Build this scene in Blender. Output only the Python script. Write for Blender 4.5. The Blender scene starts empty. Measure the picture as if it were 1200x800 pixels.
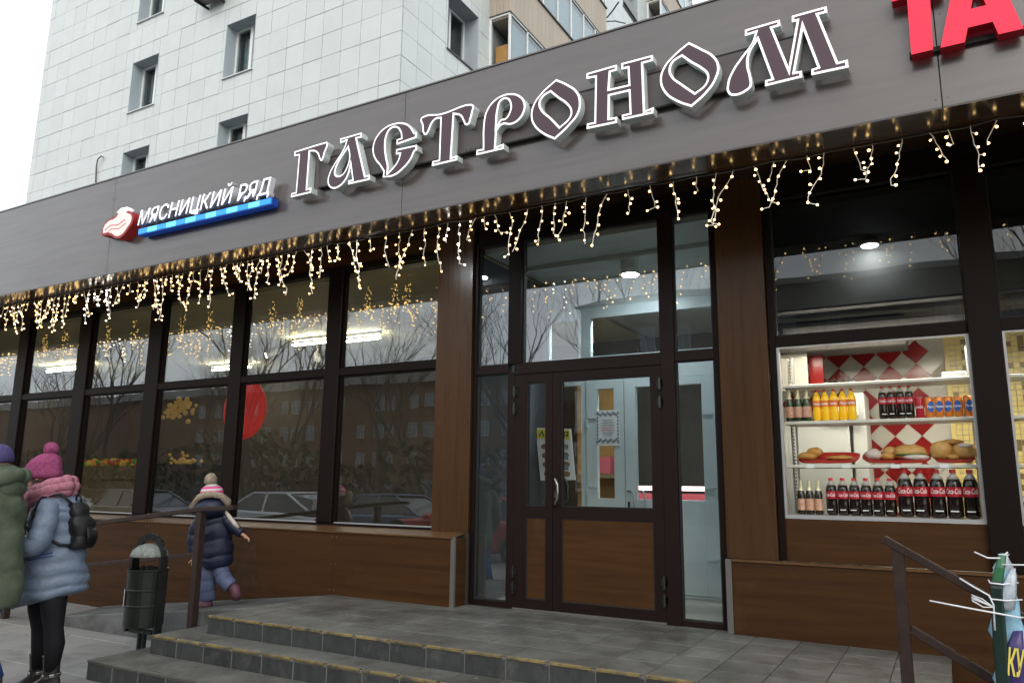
import bpy, bmesh, math, random
from mathutils import Vector, Matrix, noise
SC = bpy.context.scene
COL = SC.collection
R = math.radians

# ---------------------------------------------------------------- camera
CAM_POS = Vector((0.0, -6.771, 1.188))
yaw, pitch, roll = R(29.4836), R(10.5223), R(0.6309)
Fw = Vector((-math.sin(yaw)*math.cos(pitch), math.cos(yaw)*math.cos(pitch), math.sin(pitch)))
Rt = Vector((math.cos(yaw), math.sin(yaw), 0)); Up = Rt.cross(Fw)
Rr = Rt*math.cos(roll) + Up*math.sin(roll); Ur = -Rt*math.sin(roll) + Up*math.cos(roll)
cam = bpy.data.cameras.new('camera'); cam_o = bpy.data.objects.new('camera', cam); COL.objects.link(cam_o)
cam.sensor_width = 36; cam.lens = 894.45/1200*36; cam.clip_end = 2000; cam.clip_start = 0.05
m3 = Matrix((Rr, Ur, -Fw)).transposed()
cam_o.matrix_world = Matrix.Translation(CAM_POS) @ m3.to_4x4()
SC.camera = cam_o

# ---------------------------------------------------------------- sky, sun, exposure
wd = bpy.data.worlds.new("World"); SC.world = wd; wd.use_nodes = True
nt = wd.node_tree; nt.nodes.clear()
sky = nt.nodes.new('ShaderNodeTexSky'); sky.sky_type = 'NISHITA'; sky.sun_disc = False
SUN_EL, SUN_AZ = R(32), R(152)
sky.sun_elevation = SUN_EL; sky.sun_rotation = SUN_AZ; sky.dust_density = 4
bg1 = nt.nodes.new('ShaderNodeBackground'); bg1.inputs[1].default_value = 0.05
bg2 = nt.nodes.new('ShaderNodeBackground'); bg2.inputs[0].default_value = (0.92, 0.97, 1.0, 1); bg2.inputs[1].default_value = 1.35
ad = nt.nodes.new('ShaderNodeAddShader'); wo = nt.nodes.new('ShaderNodeOutputWorld')
nt.links.new(sky.outputs[0], bg1.inputs[0]); nt.links.new(bg1.outputs[0], ad.inputs[0]); nt.links.new(bg2.outputs[0], ad.inputs[1]); nt.links.new(ad.outputs[0], wo.inputs[0])
sd = bpy.data.lights.new('sun', 'SUN'); sd.energy = 0.5; sd.angle = R(25); sd.color = (1, .96, .9)
so = bpy.data.objects.new('sun', sd); COL.objects.link(so)
sdir = Vector((math.sin(SUN_AZ)*math.cos(SUN_EL), math.cos(SUN_AZ)*math.cos(SUN_EL), math.sin(SUN_EL)))
so.rotation_euler = (-sdir).to_track_quat('-Z', 'Y').to_euler(); so.location = (0, -20, 30)
SC.view_settings.view_transform = 'Standard'; SC.view_settings.look = 'None'; SC.view_settings.exposure = 0.1; SC.view_settings.gamma = 1
SC.render.engine = 'CYCLES'
cy = SC.cycles
cy.use_denoising = True; cy.max_bounces = 7; cy.diffuse_bounces = 3; cy.glossy_bounces = 3; cy.transparent_max_bounces = 14; cy.transmission_bounces = 4
cy.caustics_reflective = False; cy.caustics_refractive = False; cy.sample_clamp_indirect = 4

# ---------------------------------------------------------------- materials
MATS = {}
def mat(name, col, rough=.6, spec=.5, metal=0, vary=.0, vscale=3.0, stretch=(1,1,1), col2=None, bump=0, bscale=40, emit=None, estr=0, coat=0, rvary=0, detail=4, obj_vary=0, stain=None):
    m = bpy.data.materials.new(name); m.use_nodes = True; MATS[name] = m
    t = m.node_tree; n = t.nodes; b = n['Principled BSDF']
    b.inputs['Base Color'].default_value = (*col, 1); b.inputs['Roughness'].default_value = rough
    b.inputs['Specular IOR Level'].default_value = spec; b.inputs['Metallic'].default_value = metal
    if coat: b.inputs['Coat Weight'].default_value = coat
    if emit: b.inputs['Emission Color'].default_value = (*emit, 1); b.inputs['Emission Strength'].default_value = estr
    if vary or col2 or bump or rvary or stain:
        g = n.new('ShaderNodeNewGeometry')
        mp = n.new('ShaderNodeMapping'); mp.inputs['Scale'].default_value = stretch
        t.links.new(g.outputs['Position'], mp.inputs[0])
    last = None
    if vary or col2:
        c2 = col2 or tuple(c*(1-vary) for c in col)
        tx = n.new('ShaderNodeTexNoise'); tx.inputs['Scale'].default_value = vscale; tx.inputs['Detail'].default_value = detail; tx.inputs['Roughness'].default_value = .62
        t.links.new(mp.outputs[0], tx.inputs['Vector'])
        rp = n.new('ShaderNodeValToRGB'); rp.color_ramp.elements[0].position = .3; rp.color_ramp.elements[1].position = .7
        rp.color_ramp.elements[0].color = (*c2, 1); rp.color_ramp.elements[1].color = (*col, 1)
        t.links.new(tx.outputs[0], rp.inputs[0]); last = rp.outputs[0]
        t.links.new(last, b.inputs['Base Color'])
    if stain:
        sc_, ss_, lo_, hi_ = stain
        ts = n.new('ShaderNodeTexNoise'); ts.inputs['Scale'].default_value = ss_; ts.inputs['Detail'].default_value = 9; ts.inputs['Roughness'].default_value = .7; ts.inputs['Distortion'].default_value = .6
        t.links.new(g.outputs['Position'], ts.inputs['Vector'])
        mr = n.new('ShaderNodeMapRange'); mr.inputs[1].default_value = lo_; mr.inputs[2].default_value = hi_
        t.links.new(ts.outputs[0], mr.inputs[0])
        mxs = n.new('ShaderNodeMix'); mxs.data_type = 'RGBA'; mxs.inputs[7].default_value = (*sc_, 1)
        t.links.new(mr.outputs[0], mxs.inputs[0])
        if last: t.links.new(last, mxs.inputs[6])
        else: mxs.inputs[6].default_value = (*col, 1)
        last = mxs.outputs[2]; t.links.new(last, b.inputs['Base Color'])
    if obj_vary:
        oi = n.new('ShaderNodeObjectInfo'); hs = n.new('ShaderNodeHueSaturation')
        mr = n.new('ShaderNodeMapRange'); mr.inputs[3].default_value = 1-obj_vary; mr.inputs[4].default_value = 1+obj_vary
        t.links.new(oi.outputs['Random'], mr.inputs[0]); t.links.new(mr.outputs[0], hs.inputs['Value'])
        if last: t.links.new(last, hs.inputs['Color'])
        else: hs.inputs['Color'].default_value = (*col, 1)
        t.links.new(hs.outputs[0], b.inputs['Base Color'])
    if rvary:
        tr = n.new('ShaderNodeTexNoise'); tr.inputs['Scale'].default_value = vscale*1.7; tr.inputs['Detail'].default_value = 5
        t.links.new(mp.outputs[0], tr.inputs['Vector'])
        m2 = n.new('ShaderNodeMapRange'); m2.inputs[1].default_value = .3; m2.inputs[2].default_value = .7
        m2.inputs[3].default_value = max(.02, rough-rvary); m2.inputs[4].default_value = rough+rvary
        t.links.new(tr.outputs[0], m2.inputs[0]); t.links.new(m2.outputs[0], b.inputs['Roughness'])
    if bump:
        tb = n.new('ShaderNodeTexNoise'); tb.inputs['Scale'].default_value = bscale; tb.inputs['Detail'].default_value = 4
        t.links.new(mp.outputs[0], tb.inputs['Vector'])
        bm = n.new('ShaderNodeBump'); bm.inputs['Strength'].default_value = bump; bm.inputs['Distance'].default_value = .01
        t.links.new(tb.outputs[0], bm.inputs['Height']); t.links.new(bm.outputs[0], b.inputs['Normal'])
    return m

def glassmat(name, ior=1.75, tint=(.82,.85,.84), rough=0.0, wave=.0):
    m = bpy.data.materials.new(name); m.use_nodes = True; MATS[name] = m
    t = m.node_tree; n = t.nodes; n.clear()
    tr = n.new('ShaderNodeBsdfTransparent'); tr.inputs[0].default_value = (*tint, 1)
    gl = n.new('ShaderNodeBsdfGlossy'); gl.inputs['Roughness'].default_value = rough; gl.inputs[0].default_value = (.95, .97, 1, 1)
    fr = n.new('ShaderNodeFresnel'); fr.inputs[0].default_value = ior
    gg = n.new('ShaderNodeNewGeometry'); mi = n.new('ShaderNodeMapRange'); mi.inputs[3].default_value = ior; mi.inputs[4].default_value = 1/ior
    t.links.new(gg.outputs['Backfacing'], mi.inputs[0]); t.links.new(mi.outputs[0], fr.inputs[0])
    mx = n.new('ShaderNodeMixShader'); o = n.new('ShaderNodeOutputMaterial')
    t.links.new(fr.outputs[0], mx.inputs[0]); t.links.new(tr.outputs[0], mx.inputs[1]); t.links.new(gl.outputs[0], mx.inputs[2]); t.links.new(mx.outputs[0], o.inputs[0])
    if wave:
        g = n.new('ShaderNodeNewGeometry'); tb = n.new('ShaderNodeTexNoise'); tb.inputs['Scale'].default_value = 1.6; tb.inputs['Detail'].default_value = 1
        t.links.new(g.outputs['Position'], tb.inputs['Vector'])
        bm = n.new('ShaderNodeBump'); bm.inputs['Strength'].default_value = wave; bm.inputs['Distance'].default_value = .02
        t.links.new(tb.outputs[0], bm.inputs['Height']); t.links.new(bm.outputs[0], gl.inputs['Normal'])
    return m

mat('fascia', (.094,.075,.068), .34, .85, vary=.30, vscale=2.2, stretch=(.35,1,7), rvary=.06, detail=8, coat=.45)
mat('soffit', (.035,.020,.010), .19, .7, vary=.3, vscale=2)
mat('wood', (.066,.029,.0095), .5, .14, col2=(.037,.016,.0055), vscale=2.6, stretch=(.35,1,6), rvary=.08, detail=8, obj_vary=.10, stain=((.075,.05,.03),1.6,.58,.85))
mat('wood_v', (.070,.033,.0125), .30, .3, col2=(.044,.021,.008), vscale=2.2, stretch=(7,7,.35), rvary=.05, detail=8, obj_vary=.05)
mat('wood_trim', (.115,.058,.022), .4, .4, vary=.25, vscale=4, stretch=(.4,1,6))
mat('corner_metal', (.16,.15,.14), .4, .5, metal=.3, vary=.2)
mat('frame', (.0085,.0048,.0038), .45, .12)
mat('door_frame', (.0125,.0055,.0042), .45, .2, vary=.2, vscale=2)
mat('gasket', (.01,.01,.01), .7)
mat('alu', (.55,.56,.57), .35, .5, metal=.6, vary=.1)
mat('chrome', (.30,.28,.26), .2, .5, metal=1)
mat('dark_inside', (.035,.033,.032), .8)
mat('inside_wall', (.10,.085,.07), .8, vary=.3, vscale=1.5)
mat('inside_floor', (.38,.36,.32), .3, vary=.3)
mat('ceiling_beige', (.70,.65,.44), .8, vary=.1)
mat('vest_wall', (.55,.60,.59), .7, vary=.12, vscale=1)
mat('vest_ceiling', (.62,.66,.63), .7, vary=.08)
mat('pvc', (.62,.70,.73), .35, .5, vary=.06)
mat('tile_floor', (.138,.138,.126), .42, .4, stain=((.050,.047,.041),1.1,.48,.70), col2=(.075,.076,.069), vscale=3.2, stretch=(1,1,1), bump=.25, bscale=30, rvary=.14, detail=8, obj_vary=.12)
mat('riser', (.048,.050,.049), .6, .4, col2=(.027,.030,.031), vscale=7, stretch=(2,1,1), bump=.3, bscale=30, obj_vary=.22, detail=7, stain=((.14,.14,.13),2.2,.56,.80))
mat('grout', (.15,.145,.135), .9, vary=.2)
mat('nosing', (.29,.21,.075), .6, .3, col2=(.12,.10,.055), vscale=14, detail=8, obj_vary=.25, stain=((.07,.068,.06),5,.50,.62))
mat('concrete', (.15,.153,.150), .75, .3, col2=(.065,.069,.069), vscale=2.0, bump=.4, bscale=30, rvary=.1, detail=9, stain=((.05,.05,.045),1.3,.5,.72))
mat('pavement', (.27,.265,.255), .6, .35, col2=(.18,.176,.17), vscale=1.2, bump=.3, bscale=60, rvary=.15, detail=9, obj_vary=.05, stain=((.11,.105,.095),.9,.50,.70))
mat('asphalt', (.06,.06,.062), .6, .4, vary=.4, vscale=2, bump=.5, bscale=120, rvary=.2, detail=9)
mat('ground_soil', (.10,.085,.06), .9, vary=.5, vscale=.8, detail=9)
mat('bld_tile', (.58,.625,.615), .35, .45, vary=.06, vscale=2.0, obj_vary=.03, rvary=.05, stain=((.40,.42,.40),.35,.58,.95))
mat('bld_joint', (.32,.35,.35), .85, vary=.25)
mat('bld_plaster', (.46,.53,.57), .7, vary=.12, vscale=3)
mat('white_sill', (.7,.73,.74), .4)
mat('pvc_white', (.78,.8,.8), .35)
mat('beige_wall', (.45,.385,.315), .75, vary=.12, vscale=3, stretch=(6,6,.4), obj_vary=.05)
mat('beige_joint', (.38,.32,.27), .85)
mat('dark_sill', (.06,.06,.06), .5)
mat('orange_board', (.5,.27,.08), .6, vary=.3)
mat('room_dark', (.05,.055,.06), .8)
mat('curtain', (.30,.40,.40), .8, vary=.3, vscale=8, stretch=(6,6,.3))
mat('letter_side', (.66,.72,.71), .45, .4, vary=.08)
mat('letter_face', (.070,.029,.045), .35, .5, vary=.12, vscale=3)
mat('letter_rim', (.85,.85,.85), .4, emit=(1,1,1), estr=.7)
mat('red_face', (.75,.02,.05), .5, .3, emit=(1,.045,.10), estr=.42)
mat('red_side', (.45,.01,.025), .4, .4)
mat('white_glow', (.8,.8,.85), .4, emit=(.95,.95,1), estr=.8)
mat('white_side', (.55,.55,.60), .4)
mat('logo_red', (.30,.015,.02), .4, emit=(1,.1,.06), estr=.04)
mat('logo_front', (.7,.45,.42), .4, emit=(1,.72,.66), estr=.6)
mat('blue_dark', (.01,.05,.30), .4, emit=(0,.12,.8), estr=.12)
mat('blue_mid', (.03,.25,.75), .4, emit=(.0,.28,.95), estr=.75)
mat('blue_light', (.2,.6,.9), .4, emit=(.05,.62,1), estr=1.0)
mat('cable', (.06,.06,.06), .6)
mat('wire_white', (.85,.82,.75), .4, emit=(1,.85,.6), estr=.10)  # faint glow in the wire stands in for light from its bulbs
mat('bulb', (1,.8,.5), .3, emit=(1,.62,.23), estr=9)
mat('bulb_cool', (1,.9,.8), .3, emit=(1,.90,.74), estr=16)
mat('lamp_glow', (1,1,1), .3, emit=(.86,.95,1), estr=30)
mat('tube_glow', (1,1,1), .3, emit=(1,.93,.74), estr=60)
mat('warm_glow', (1,1,1), .3, emit=(1,.93,.78), estr=9)
mat('vest_glow', (1,1,1), .3, emit=(.85,.95,1), estr=260)
mat('pink_glow', (1,1,1), .3, emit=(1,.55,.55), estr=3.5)
mat('lamp_white', (.75,.75,.72), .4)
mat('black_metal', (.012,.014,.013), .35, .5, rvary=.1, vary=.3, vscale=9)
mat('bin_metal', (.014,.018,.014), .4, .5, metal=.3, vary=.4, vscale=9, rvary=.12)
mat('bin_cap', (.26,.28,.26), .55, .4, metal=.2, col2=(.10,.11,.10), vscale=30, detail=9)
mat('rail', (.038,.024,.020), .45, .25, vary=.35, vscale=8, rvary=.1, bump=.1, bscale=60)
mat('sticker', (.75,.76,.75), .5)
mat('ink', (.03,.03,.04), .6)
mat('paper', (.80,.82,.84), .7)
mat('grey_print', (.22,.25,.30), .7)
mat('red_print', (.6,.12,.15), .7)
mat('yellow_print', (.75,.65,.08), .6)
mat('brown_print', (.22,.12,.07), .6)
mat('red_tile', (.24,.014,.014), .18, .5, vary=.12, vscale=5, obj_vary=.08)
mat('white_tile', (.50,.48,.43), .18, .5, vary=.06, vscale=5, obj_vary=.05)
mat('mosaic_a', (.62,.50,.20), .3, .5, obj_vary=.1)
mat('mosaic_b', (.20,.14,.05), .3)
mat('tile_grout', (.45,.42,.38), .8)
mat('shelf', (.68,.66,.60), .35)
mat('fridge_white', (.62,.64,.62), .4, vary=.04)
mat('cola', (.012,.006,.005), .08, .6)
mat('clear_plastic', (.42,.40,.38), .12, .6)
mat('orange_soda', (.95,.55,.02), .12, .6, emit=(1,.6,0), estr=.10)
mat('red_label', (.46,.010,.028), .35, .5)
mat('orange_label', (.85,.20,.02), .35)
mat('white_print', (.9,.9,.9), .5)
mat('red_cap', (.70,.03,.04), .4)
mat('green_bottle', (.02,.05,.015), .1, .6)
mat('dark_bottle', (.02,.016,.01), .1, .6)
mat('peach_label', (.72,.48,.33), .5, col2=(.5,.2,.15), vscale=45)
mat('foil', (.75,.68,.45), .3, metal=.4)
mat('blue_print', (.02,.12,.5), .4)
mat('orange_can', (.82,.25,.03), .3, .6, metal=.2)
mat('tray_red', (.5,.03,.02), .3, .5)
mat('pastry', (.66,.38,.11), .5, .35, col2=(.38,.16,.035), vscale=16, detail=7, bump=.5, bscale=40)
mat('bun', (.66,.42,.15), .45, .4, col2=(.45,.20,.05), vscale=12, bump=.4, bscale=30)
mat('wrap', (.75,.62,.58), .2, .6, vary=.3, vscale=20)
mat('lantern_red', (.70,.03,.02), .6, emit=(1,.04,.03), estr=.22, bump=.3, bscale=50)  # glow added so the red paper shows through the window
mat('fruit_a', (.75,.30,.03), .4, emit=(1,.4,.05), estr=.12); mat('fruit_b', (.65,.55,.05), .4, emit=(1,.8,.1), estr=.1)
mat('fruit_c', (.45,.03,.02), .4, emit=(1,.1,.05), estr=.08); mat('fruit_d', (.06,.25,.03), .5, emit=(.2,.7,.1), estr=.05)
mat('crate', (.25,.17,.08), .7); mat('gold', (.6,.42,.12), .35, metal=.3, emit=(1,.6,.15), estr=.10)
mat('fascia_rail', (.070,.056,.051), .38, .6, vary=.3, vscale=2.2, stretch=(.35,1,7), detail=8)
mat('pvc_white2', (.62,.71,.74), .35, .5, vary=.06)
mat('bulb_gold', (1,.8,.4), .3, emit=(1,.60,.16), estr=2.2)
mat('bottle_green', (.03,.14,.06), .3, .5)
mat('shop_glow', (1,1,1), .3, emit=(1,.93,.78), estr=42)
mat('lamp_glow2', (1,1,1), .3, emit=(.86,.95,1), estr=220)
mat('shop_glow2', (1,1,1), .3, emit=(1,.91,.74), estr=30)
mat('banner_green2', (.06,.14,.03), .6)
mat('litter', (.16,.13,.09), .9, obj_vary=.2, vary=.6, vscale=30)
# people
mat('skin', (.55,.30,.21), .5, .4, vary=.08, vscale=20)
mat('puffer_blue', (.145,.185,.250), .5, .4, col2=(.105,.14,.20), vscale=9, bump=.7, bscale=26)
mat('pink_knit', (.35,.085,.19), .9, .1, col2=(.20,.04,.10), vscale=60, bump=.8, bscale=130)
mat('scarf_pink', (.47,.20,.25), .85, .2, col2=(.28,.10,.14), vscale=30, bump=.6, bscale=60)
mat('black_cloth', (.008,.008,.010), .8, .2)
mat('black_leather', (.008,.008,.009), .5, .3, vary=.3, vscale=20)
mat('boot', (.012,.011,.012), .4, .5)
mat('parka_green', (.095,.115,.080), .75, .3, col2=(.050,.065,.038), vscale=8, bump=.3, bscale=30)
mat('purple_knit', (.09,.075,.19), .85, .2, col2=(.055,.045,.12), vscale=60, bump=.8, bscale=130)
mat('jeans', (.03,.07,.26), .8, .2, vary=.3, vscale=20)
mat('navy', (.007,.011,.036), .5, .4, vary=.3, vscale=12, bump=.3, bscale=25)
mat('kid_trousers', (.10,.12,.21), .6, .3, vary=.25, vscale=12, bump=.3, bscale=25)
mat('fur', (.40,.34,.26), .9, .1, col2=(.20,.16,.12), vscale=40, bump=1, bscale=90)
mat('white_knit', (.62,.60,.58), .85, .1, vary=.2, vscale=60)
mat('hot_pink', (.65,.06,.25), .8, .2)
mat('sleeve_light', (.50,.44,.38), .7)
mat('kid_boot', (.11,.035,.06), .6, vary=.4, vscale=30)
mat('hair', (.06,.035,.02), .6)
mat('sole', (.35,.35,.36), .6)
mat('banner_blue', (.30,.55,.72), .3, .5, vary=.35, vscale=7, bump=.6, bscale=9)
mat('banner_green', (.004,.022,.015), .35, .5, vary=.2)
mat('banner_purple', (.035,.02,.12), .35, .5)
mat('banner_yellow', (.70,.60,.10), .4)
mat('film', (.55,.62,.70), .2, .6, vary=.4, vscale=9, bump=.9, bscale=14)
mat('zip_white', (.75,.76,.78), .35)
# reflected street
mat('brick_far', (.13,.070,.048), .9, col2=(.085,.047,.034), vscale=6, obj_vary=.1)
mat('grey_far', (.085,.085,.088), .9, vary=.2)
mat('win_far', (.10,.13,.16), .1, .6)
mat('far_frame', (.30,.31,.31), .6)
mat('bark', (.055,.045,.036), .9, vary=.3, vscale=6)
mat('evergreen', (.05,.065,.03), .8, vary=.4, vscale=4)
mat('fence_far', (.03,.03,.035), .6)
for nm, c in (('car_silver',(.72,.74,.78)),('car_black',(.05,.053,.06)),('car_blue',(.05,.09,.20)),('car_red',(.45,.02,.03)),('car_white',(.7,.71,.72)),('car_grey',(.35,.36,.38))):
    mat(nm, c, .35, .6, coat=.5)
mat('car_glass', (.02,.025,.03), .06, .7); mat('tyre', (.015,.015,.015), .8); mat('rim', (.4,.4,.42), .3, metal=.8); mat('tail_red', (.5,.01,.01), .2); mat('headlight', (.7,.72,.75), .1)
glassmat('pane', 1.95, (.88,.90,.89), wave=.05)
glassmat('pane_dark', 1.5, (.75,.77,.77), wave=.05)
glassmat('pane_clear', 1.15, (.96,.97,.96))
glassmat('pane_entry', 1.32, (.92,.94,.93), wave=.04)
glassmat('pane_shop', 1.12, (.96,.97,.96))
glassmat('pane_far', 1.45, (.8,.84,.84))

# ---------------------------------------------------------------- helpers
ORI = {}
def link(o, parent):
    COL.objects.link(o)
    if parent is not None: o.parent = parent
    return o
def thing(name, label, cat, loc=(0,0,0), rz=0, group=None, kind=None):
    o = bpy.data.objects.new(name, None); COL.objects.link(o); o.empty_display_size = .1
    o.location = loc; o.rotation_euler = (0,0,rz); ORI[o.name] = Vector(loc)
    tag(o, label, cat, group, kind); return o
def tag(o, label=None, cat=None, group=None, kind=None):
    if label: o['label'] = label
    if cat: o['category'] = cat
    if group: o['group'] = group
    if kind: o['kind'] = kind
    return o
def copy_tree(o, parent=None):
    c = o.copy(); COL.objects.link(c)
    if parent is not None: c.parent = parent
    for ch in list(o.children): copy_tree(ch, c)
    return c

class MB:
    def __init__(s): s.v = []; s.f = []; s.m = []; s.mi = 0; s.T = None
    def add(s, vs, fs):
        b = len(s.v)
        s.v += [(s.T @ Vector(v)) if s.T else Vector(v) for v in vs]
        for f in fs: s.f.append([b+i for i in f]); s.m.append(s.mi)
        return s
    def box(s, x0, x1, y0, y1, z0, z1):
        x0, x1 = sorted((x0,x1)); y0, y1 = sorted((y0,y1)); z0, z1 = sorted((z0,z1))
        return s.add([(x0,y0,z0),(x1,y0,z0),(x1,y1,z0),(x0,y1,z0),(x0,y0,z1),(x1,y0,z1),(x1,y1,z1),(x0,y1,z1)],
              [(0,3,2,1),(4,5,6,7),(0,1,5,4),(1,2,6,5),(2,3,7,6),(3,0,4,7)])
    def prism(s, pts, a, b, axis='y'):
        n = len(pts)
        def P(p, t): return {'y':(p[0],t,p[1]), 'x':(t,p[0],p[1]), 'z':(p[0],p[1],t)}[axis]
        return s.add([P(p,a) for p in pts]+[P(p,b) for p in pts],
              [list(range(n))[::-1], list(range(n,2*n))]+[(i,(i+1)%n,n+(i+1)%n,n+i) for i in range(n)])
    def bar(s, p, q, w, h=None, up=(0,0,1)):
        p, q = Vector(p), Vector(q); d = (q-p).normalized(); h = h or w
        u = Vector(up); sx = d.cross(u)
        if sx.length < 1e-4: sx = d.cross(Vector((1,0,0)))
        sx.normalize(); sy = sx.cross(d)
        a, b = sx*w/2, sy*h/2
        return s.add([p-a-b,p+a-b,p+a+b,p-a+b,q-a-b,q+a-b,q+a+b,q-a+b],[(0,1,2,3)[::-1],(4,5,6,7),(0,1,5,4),(1,2,6,5),(2,3,7,6),(3,0,4,7)])
    def tube(s, pts, r, n=8, caps=True):
        pts = [Vector(p) for p in pts]; k = len(pts)
        rs = r if isinstance(r,(list,tuple)) else [r]*k
        prev = None; V = []
        for i,p in enumerate(pts):
            d = (pts[min(i+1,k-1)]-pts[max(i-1,0)])
            if d.length < 1e-9: d = Vector((0,0,1))
            d.normalize()
            if prev is None:
                a = d.orthogonal().normalized()
            else:
                a = prev - d*prev.dot(d)
                a = a.normalized() if a.length > 1e-6 else d.orthogonal().normalized()
            prev = a; b = d.cross(a)
            for j in range(n):
                t = 2*math.pi*j/n; V.append(p+(a*math.cos(t)+b*math.sin(t))*rs[i])
        F = [(i*n+j, i*n+(j+1)%n, (i+1)*n+(j+1)%n, (i+1)*n+j) for i in range(k-1) for j in range(n)]
        if caps: F += [list(range(n))[::-1], list(range((k-1)*n, k*n))]
        return s.add(V, F)
    def lathe(s, prof, c=(0,0,0), n=14, caps=True):
        c = Vector(c); k = len(prof); V = []
        for r, z in prof:
            for j in range(n):
                t = 2*math.pi*j/n; V.append(c+Vector((r*math.cos(t), r*math.sin(t), z)))
        F = [(i*n+j, i*n+(j+1)%n, (i+1)*n+(j+1)%n, (i+1)*n+j) for i in range(k-1) for j in range(n)]
        if caps: F += [list(range(n))[::-1], list(range((k-1)*n, k*n))]
        return s.add(V, F)
    def loft(s, rings, n=20, caps=True, power=2.0):
        # ring: (cx,cy,cz, rx, ry, tilt about y)
        V = []; k = len(rings)
        for g in rings:
            cx,cy_,cz,rx,ry = g[:5]; tl = g[5] if len(g) > 5 else 0
            for j in range(n):
                t = 2*math.pi*j/n; c_, s_ = math.cos(t), math.sin(t)
                x = rx*math.copysign(abs(c_)**(2/power), c_); y = ry*math.copysign(abs(s_)**(2/power), s_)
                V.append((cx+x*math.cos(tl), cy_+y, cz+x*math.sin(tl)))
        F = [(i*n+j, i*n+(j+1)%n, (i+1)*n+(j+1)%n, (i+1)*n+j) for i in range(k-1) for j in range(n)]
        if caps: F += [list(range(n))[::-1], list(range((k-1)*n, k*n))]
        return s.add(V, F)
    def ball(s, c, r, n=10, sq=(1,1,1)):
        prof = [(max(1e-4, math.sin(math.pi*i/n))*r, -math.cos(math.pi*i/n)*r) for i in range(n+1)]
        c = Vector(c); V = []
        for rr, z in prof:
            for j in range(n*2):
                t = math.pi*j/n; V.append(c+Vector((rr*math.cos(t)*sq[0], rr*math.sin(t)*sq[1], z*sq[2])))
        m = n*2
        return s.add(V, [(i*m+j, i*m+(j+1)%m, (i+1)*m+(j+1)%m, (i+1)*m+j) for i in range(n) for j in range(m)])
    def octa(s, c, r):
        c = Vector(c)
        return s.add([c+Vector(v)*r for v in ((1,0,0),(0,1,0),(-1,0,0),(0,-1,0),(0,0,1.2),(0,0,-1.2))],
                     [(0,1,4),(1,2,4),(2,3,4),(3,0,4),(1,0,5),(2,1,5),(3,2,5),(0,3,5)])
    def mesh(s, name, mats, smooth=False, off=None):
        me = bpy.data.meshes.new(name)
        vs = [v-off for v in s.v] if off is not None else s.v
        me.from_pydata([tuple(v) for v in vs], [], s.f)
        for m in (mats if isinstance(mats,(list,tuple)) else [mats]): me.materials.append(MATS[m])
        if len(me.materials) > 1: me.polygons.foreach_set('material_index', s.m)
        bm = bmesh.new(); bm.from_mesh(me); bmesh.ops.recalc_face_normals(bm, faces=bm.faces); bm.to_mesh(me); bm.free()
        if smooth: me.polygons.foreach_set('use_smooth', [True]*len(me.polygons))
        me.update(); return me
    def build(s, name, mats, parent=None, smooth=False, bevel=0, local=False, label=None, kind=None, seg=1):
        off = None if (local or parent is None) else ORI.get(parent.name)
        me = s.mesh(name, mats, smooth, off)
        if bevel:
            bm = bmesh.new(); bm.from_mesh(me)
            es = [e for e in bm.edges if len(e.link_faces) == 2 and e.calc_face_angle(0) > .5]
            bmesh.ops.bevel(bm, geom=es, offset=bevel, segments=seg, affect='EDGES', clamp_overlap=True)
            bm.to_mesh(me); bm.free()
            if smooth: me.polygons.foreach_set('use_smooth', [True]*len(me.polygons))
        o = bpy.data.objects.new(name, me); link(o, parent)
        ORI[o.name] = off if off is not None else Vector((0,0,0))
        tag(o, label, kind=kind); return o
def piece(me, name, parent, loc=(0,0,0), rot=(0,0,0), scale=(1,1,1)):
    o = bpy.data.objects.new(name, me); link(o, parent)
    if parent is not None: loc = Vector(loc)-ORI.get(parent.name, Vector((0,0,0)))
    o.location = loc; o.rotation_euler = rot; o.scale = scale
    ORI[o.name] = ORI.get(parent.name, Vector((0,0,0))) if parent else Vector((0,0,0))
    return o
def boxmesh(name, sx, sy, sz, m, bevel=.004):
    b = MB(); b.box(-sx/2,sx/2,-sy/2,sy/2,-sz/2,sz/2); me = b.mesh(name, m)
    if bevel:
        bm = bmesh.new(); bm.from_mesh(me); bmesh.ops.bevel(bm, geom=bm.edges[:], offset=bevel, segments=1, affect='EDGES'); bm.to_mesh(me); bm.free()
    return me
def bx(name, m, parent, x0,x1,y0,y1,z0,z1, bevel=0, label=None):
    b = MB(); b.box(x0,x1,y0,y1,z0,z1); return b.build(name, m, parent, bevel=bevel, label=label)
def holes(u0,u1,v0,v1, hs):
    us = sorted({u0,u1,*[h[0] for h in hs],*[h[1] for h in hs]}); vs = sorted({v0,v1,*[h[2] for h in hs],*[h[3] for h in hs]})
    out = []
    for a,b in zip(us,us[1:]):
        run = None
        for c,d in zip(vs,vs[1:]):
            mu, mv = (a+b)/2, (c+d)/2
            ins = any(h[0]<mu<h[1] and h[2]<mv<h[3] for h in hs) or mu<u0 or mu>u1 or mv<v0 or mv>v1
            if ins:
                if run: out.append((a,b,*run)); run = None
            else: run = (run[0], d) if run else (c, d)
        if run: out.append((a,b,*run))
    return out
def px(P):
    v = Vector(P)-CAM_POS; w = v.dot(Fw)
    return (600+894.45*v.dot(Rr)/w, 400-894.45*v.dot(Ur)/w) if w > 0 else (9e9, 9e9)
_tc = {}
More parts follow.
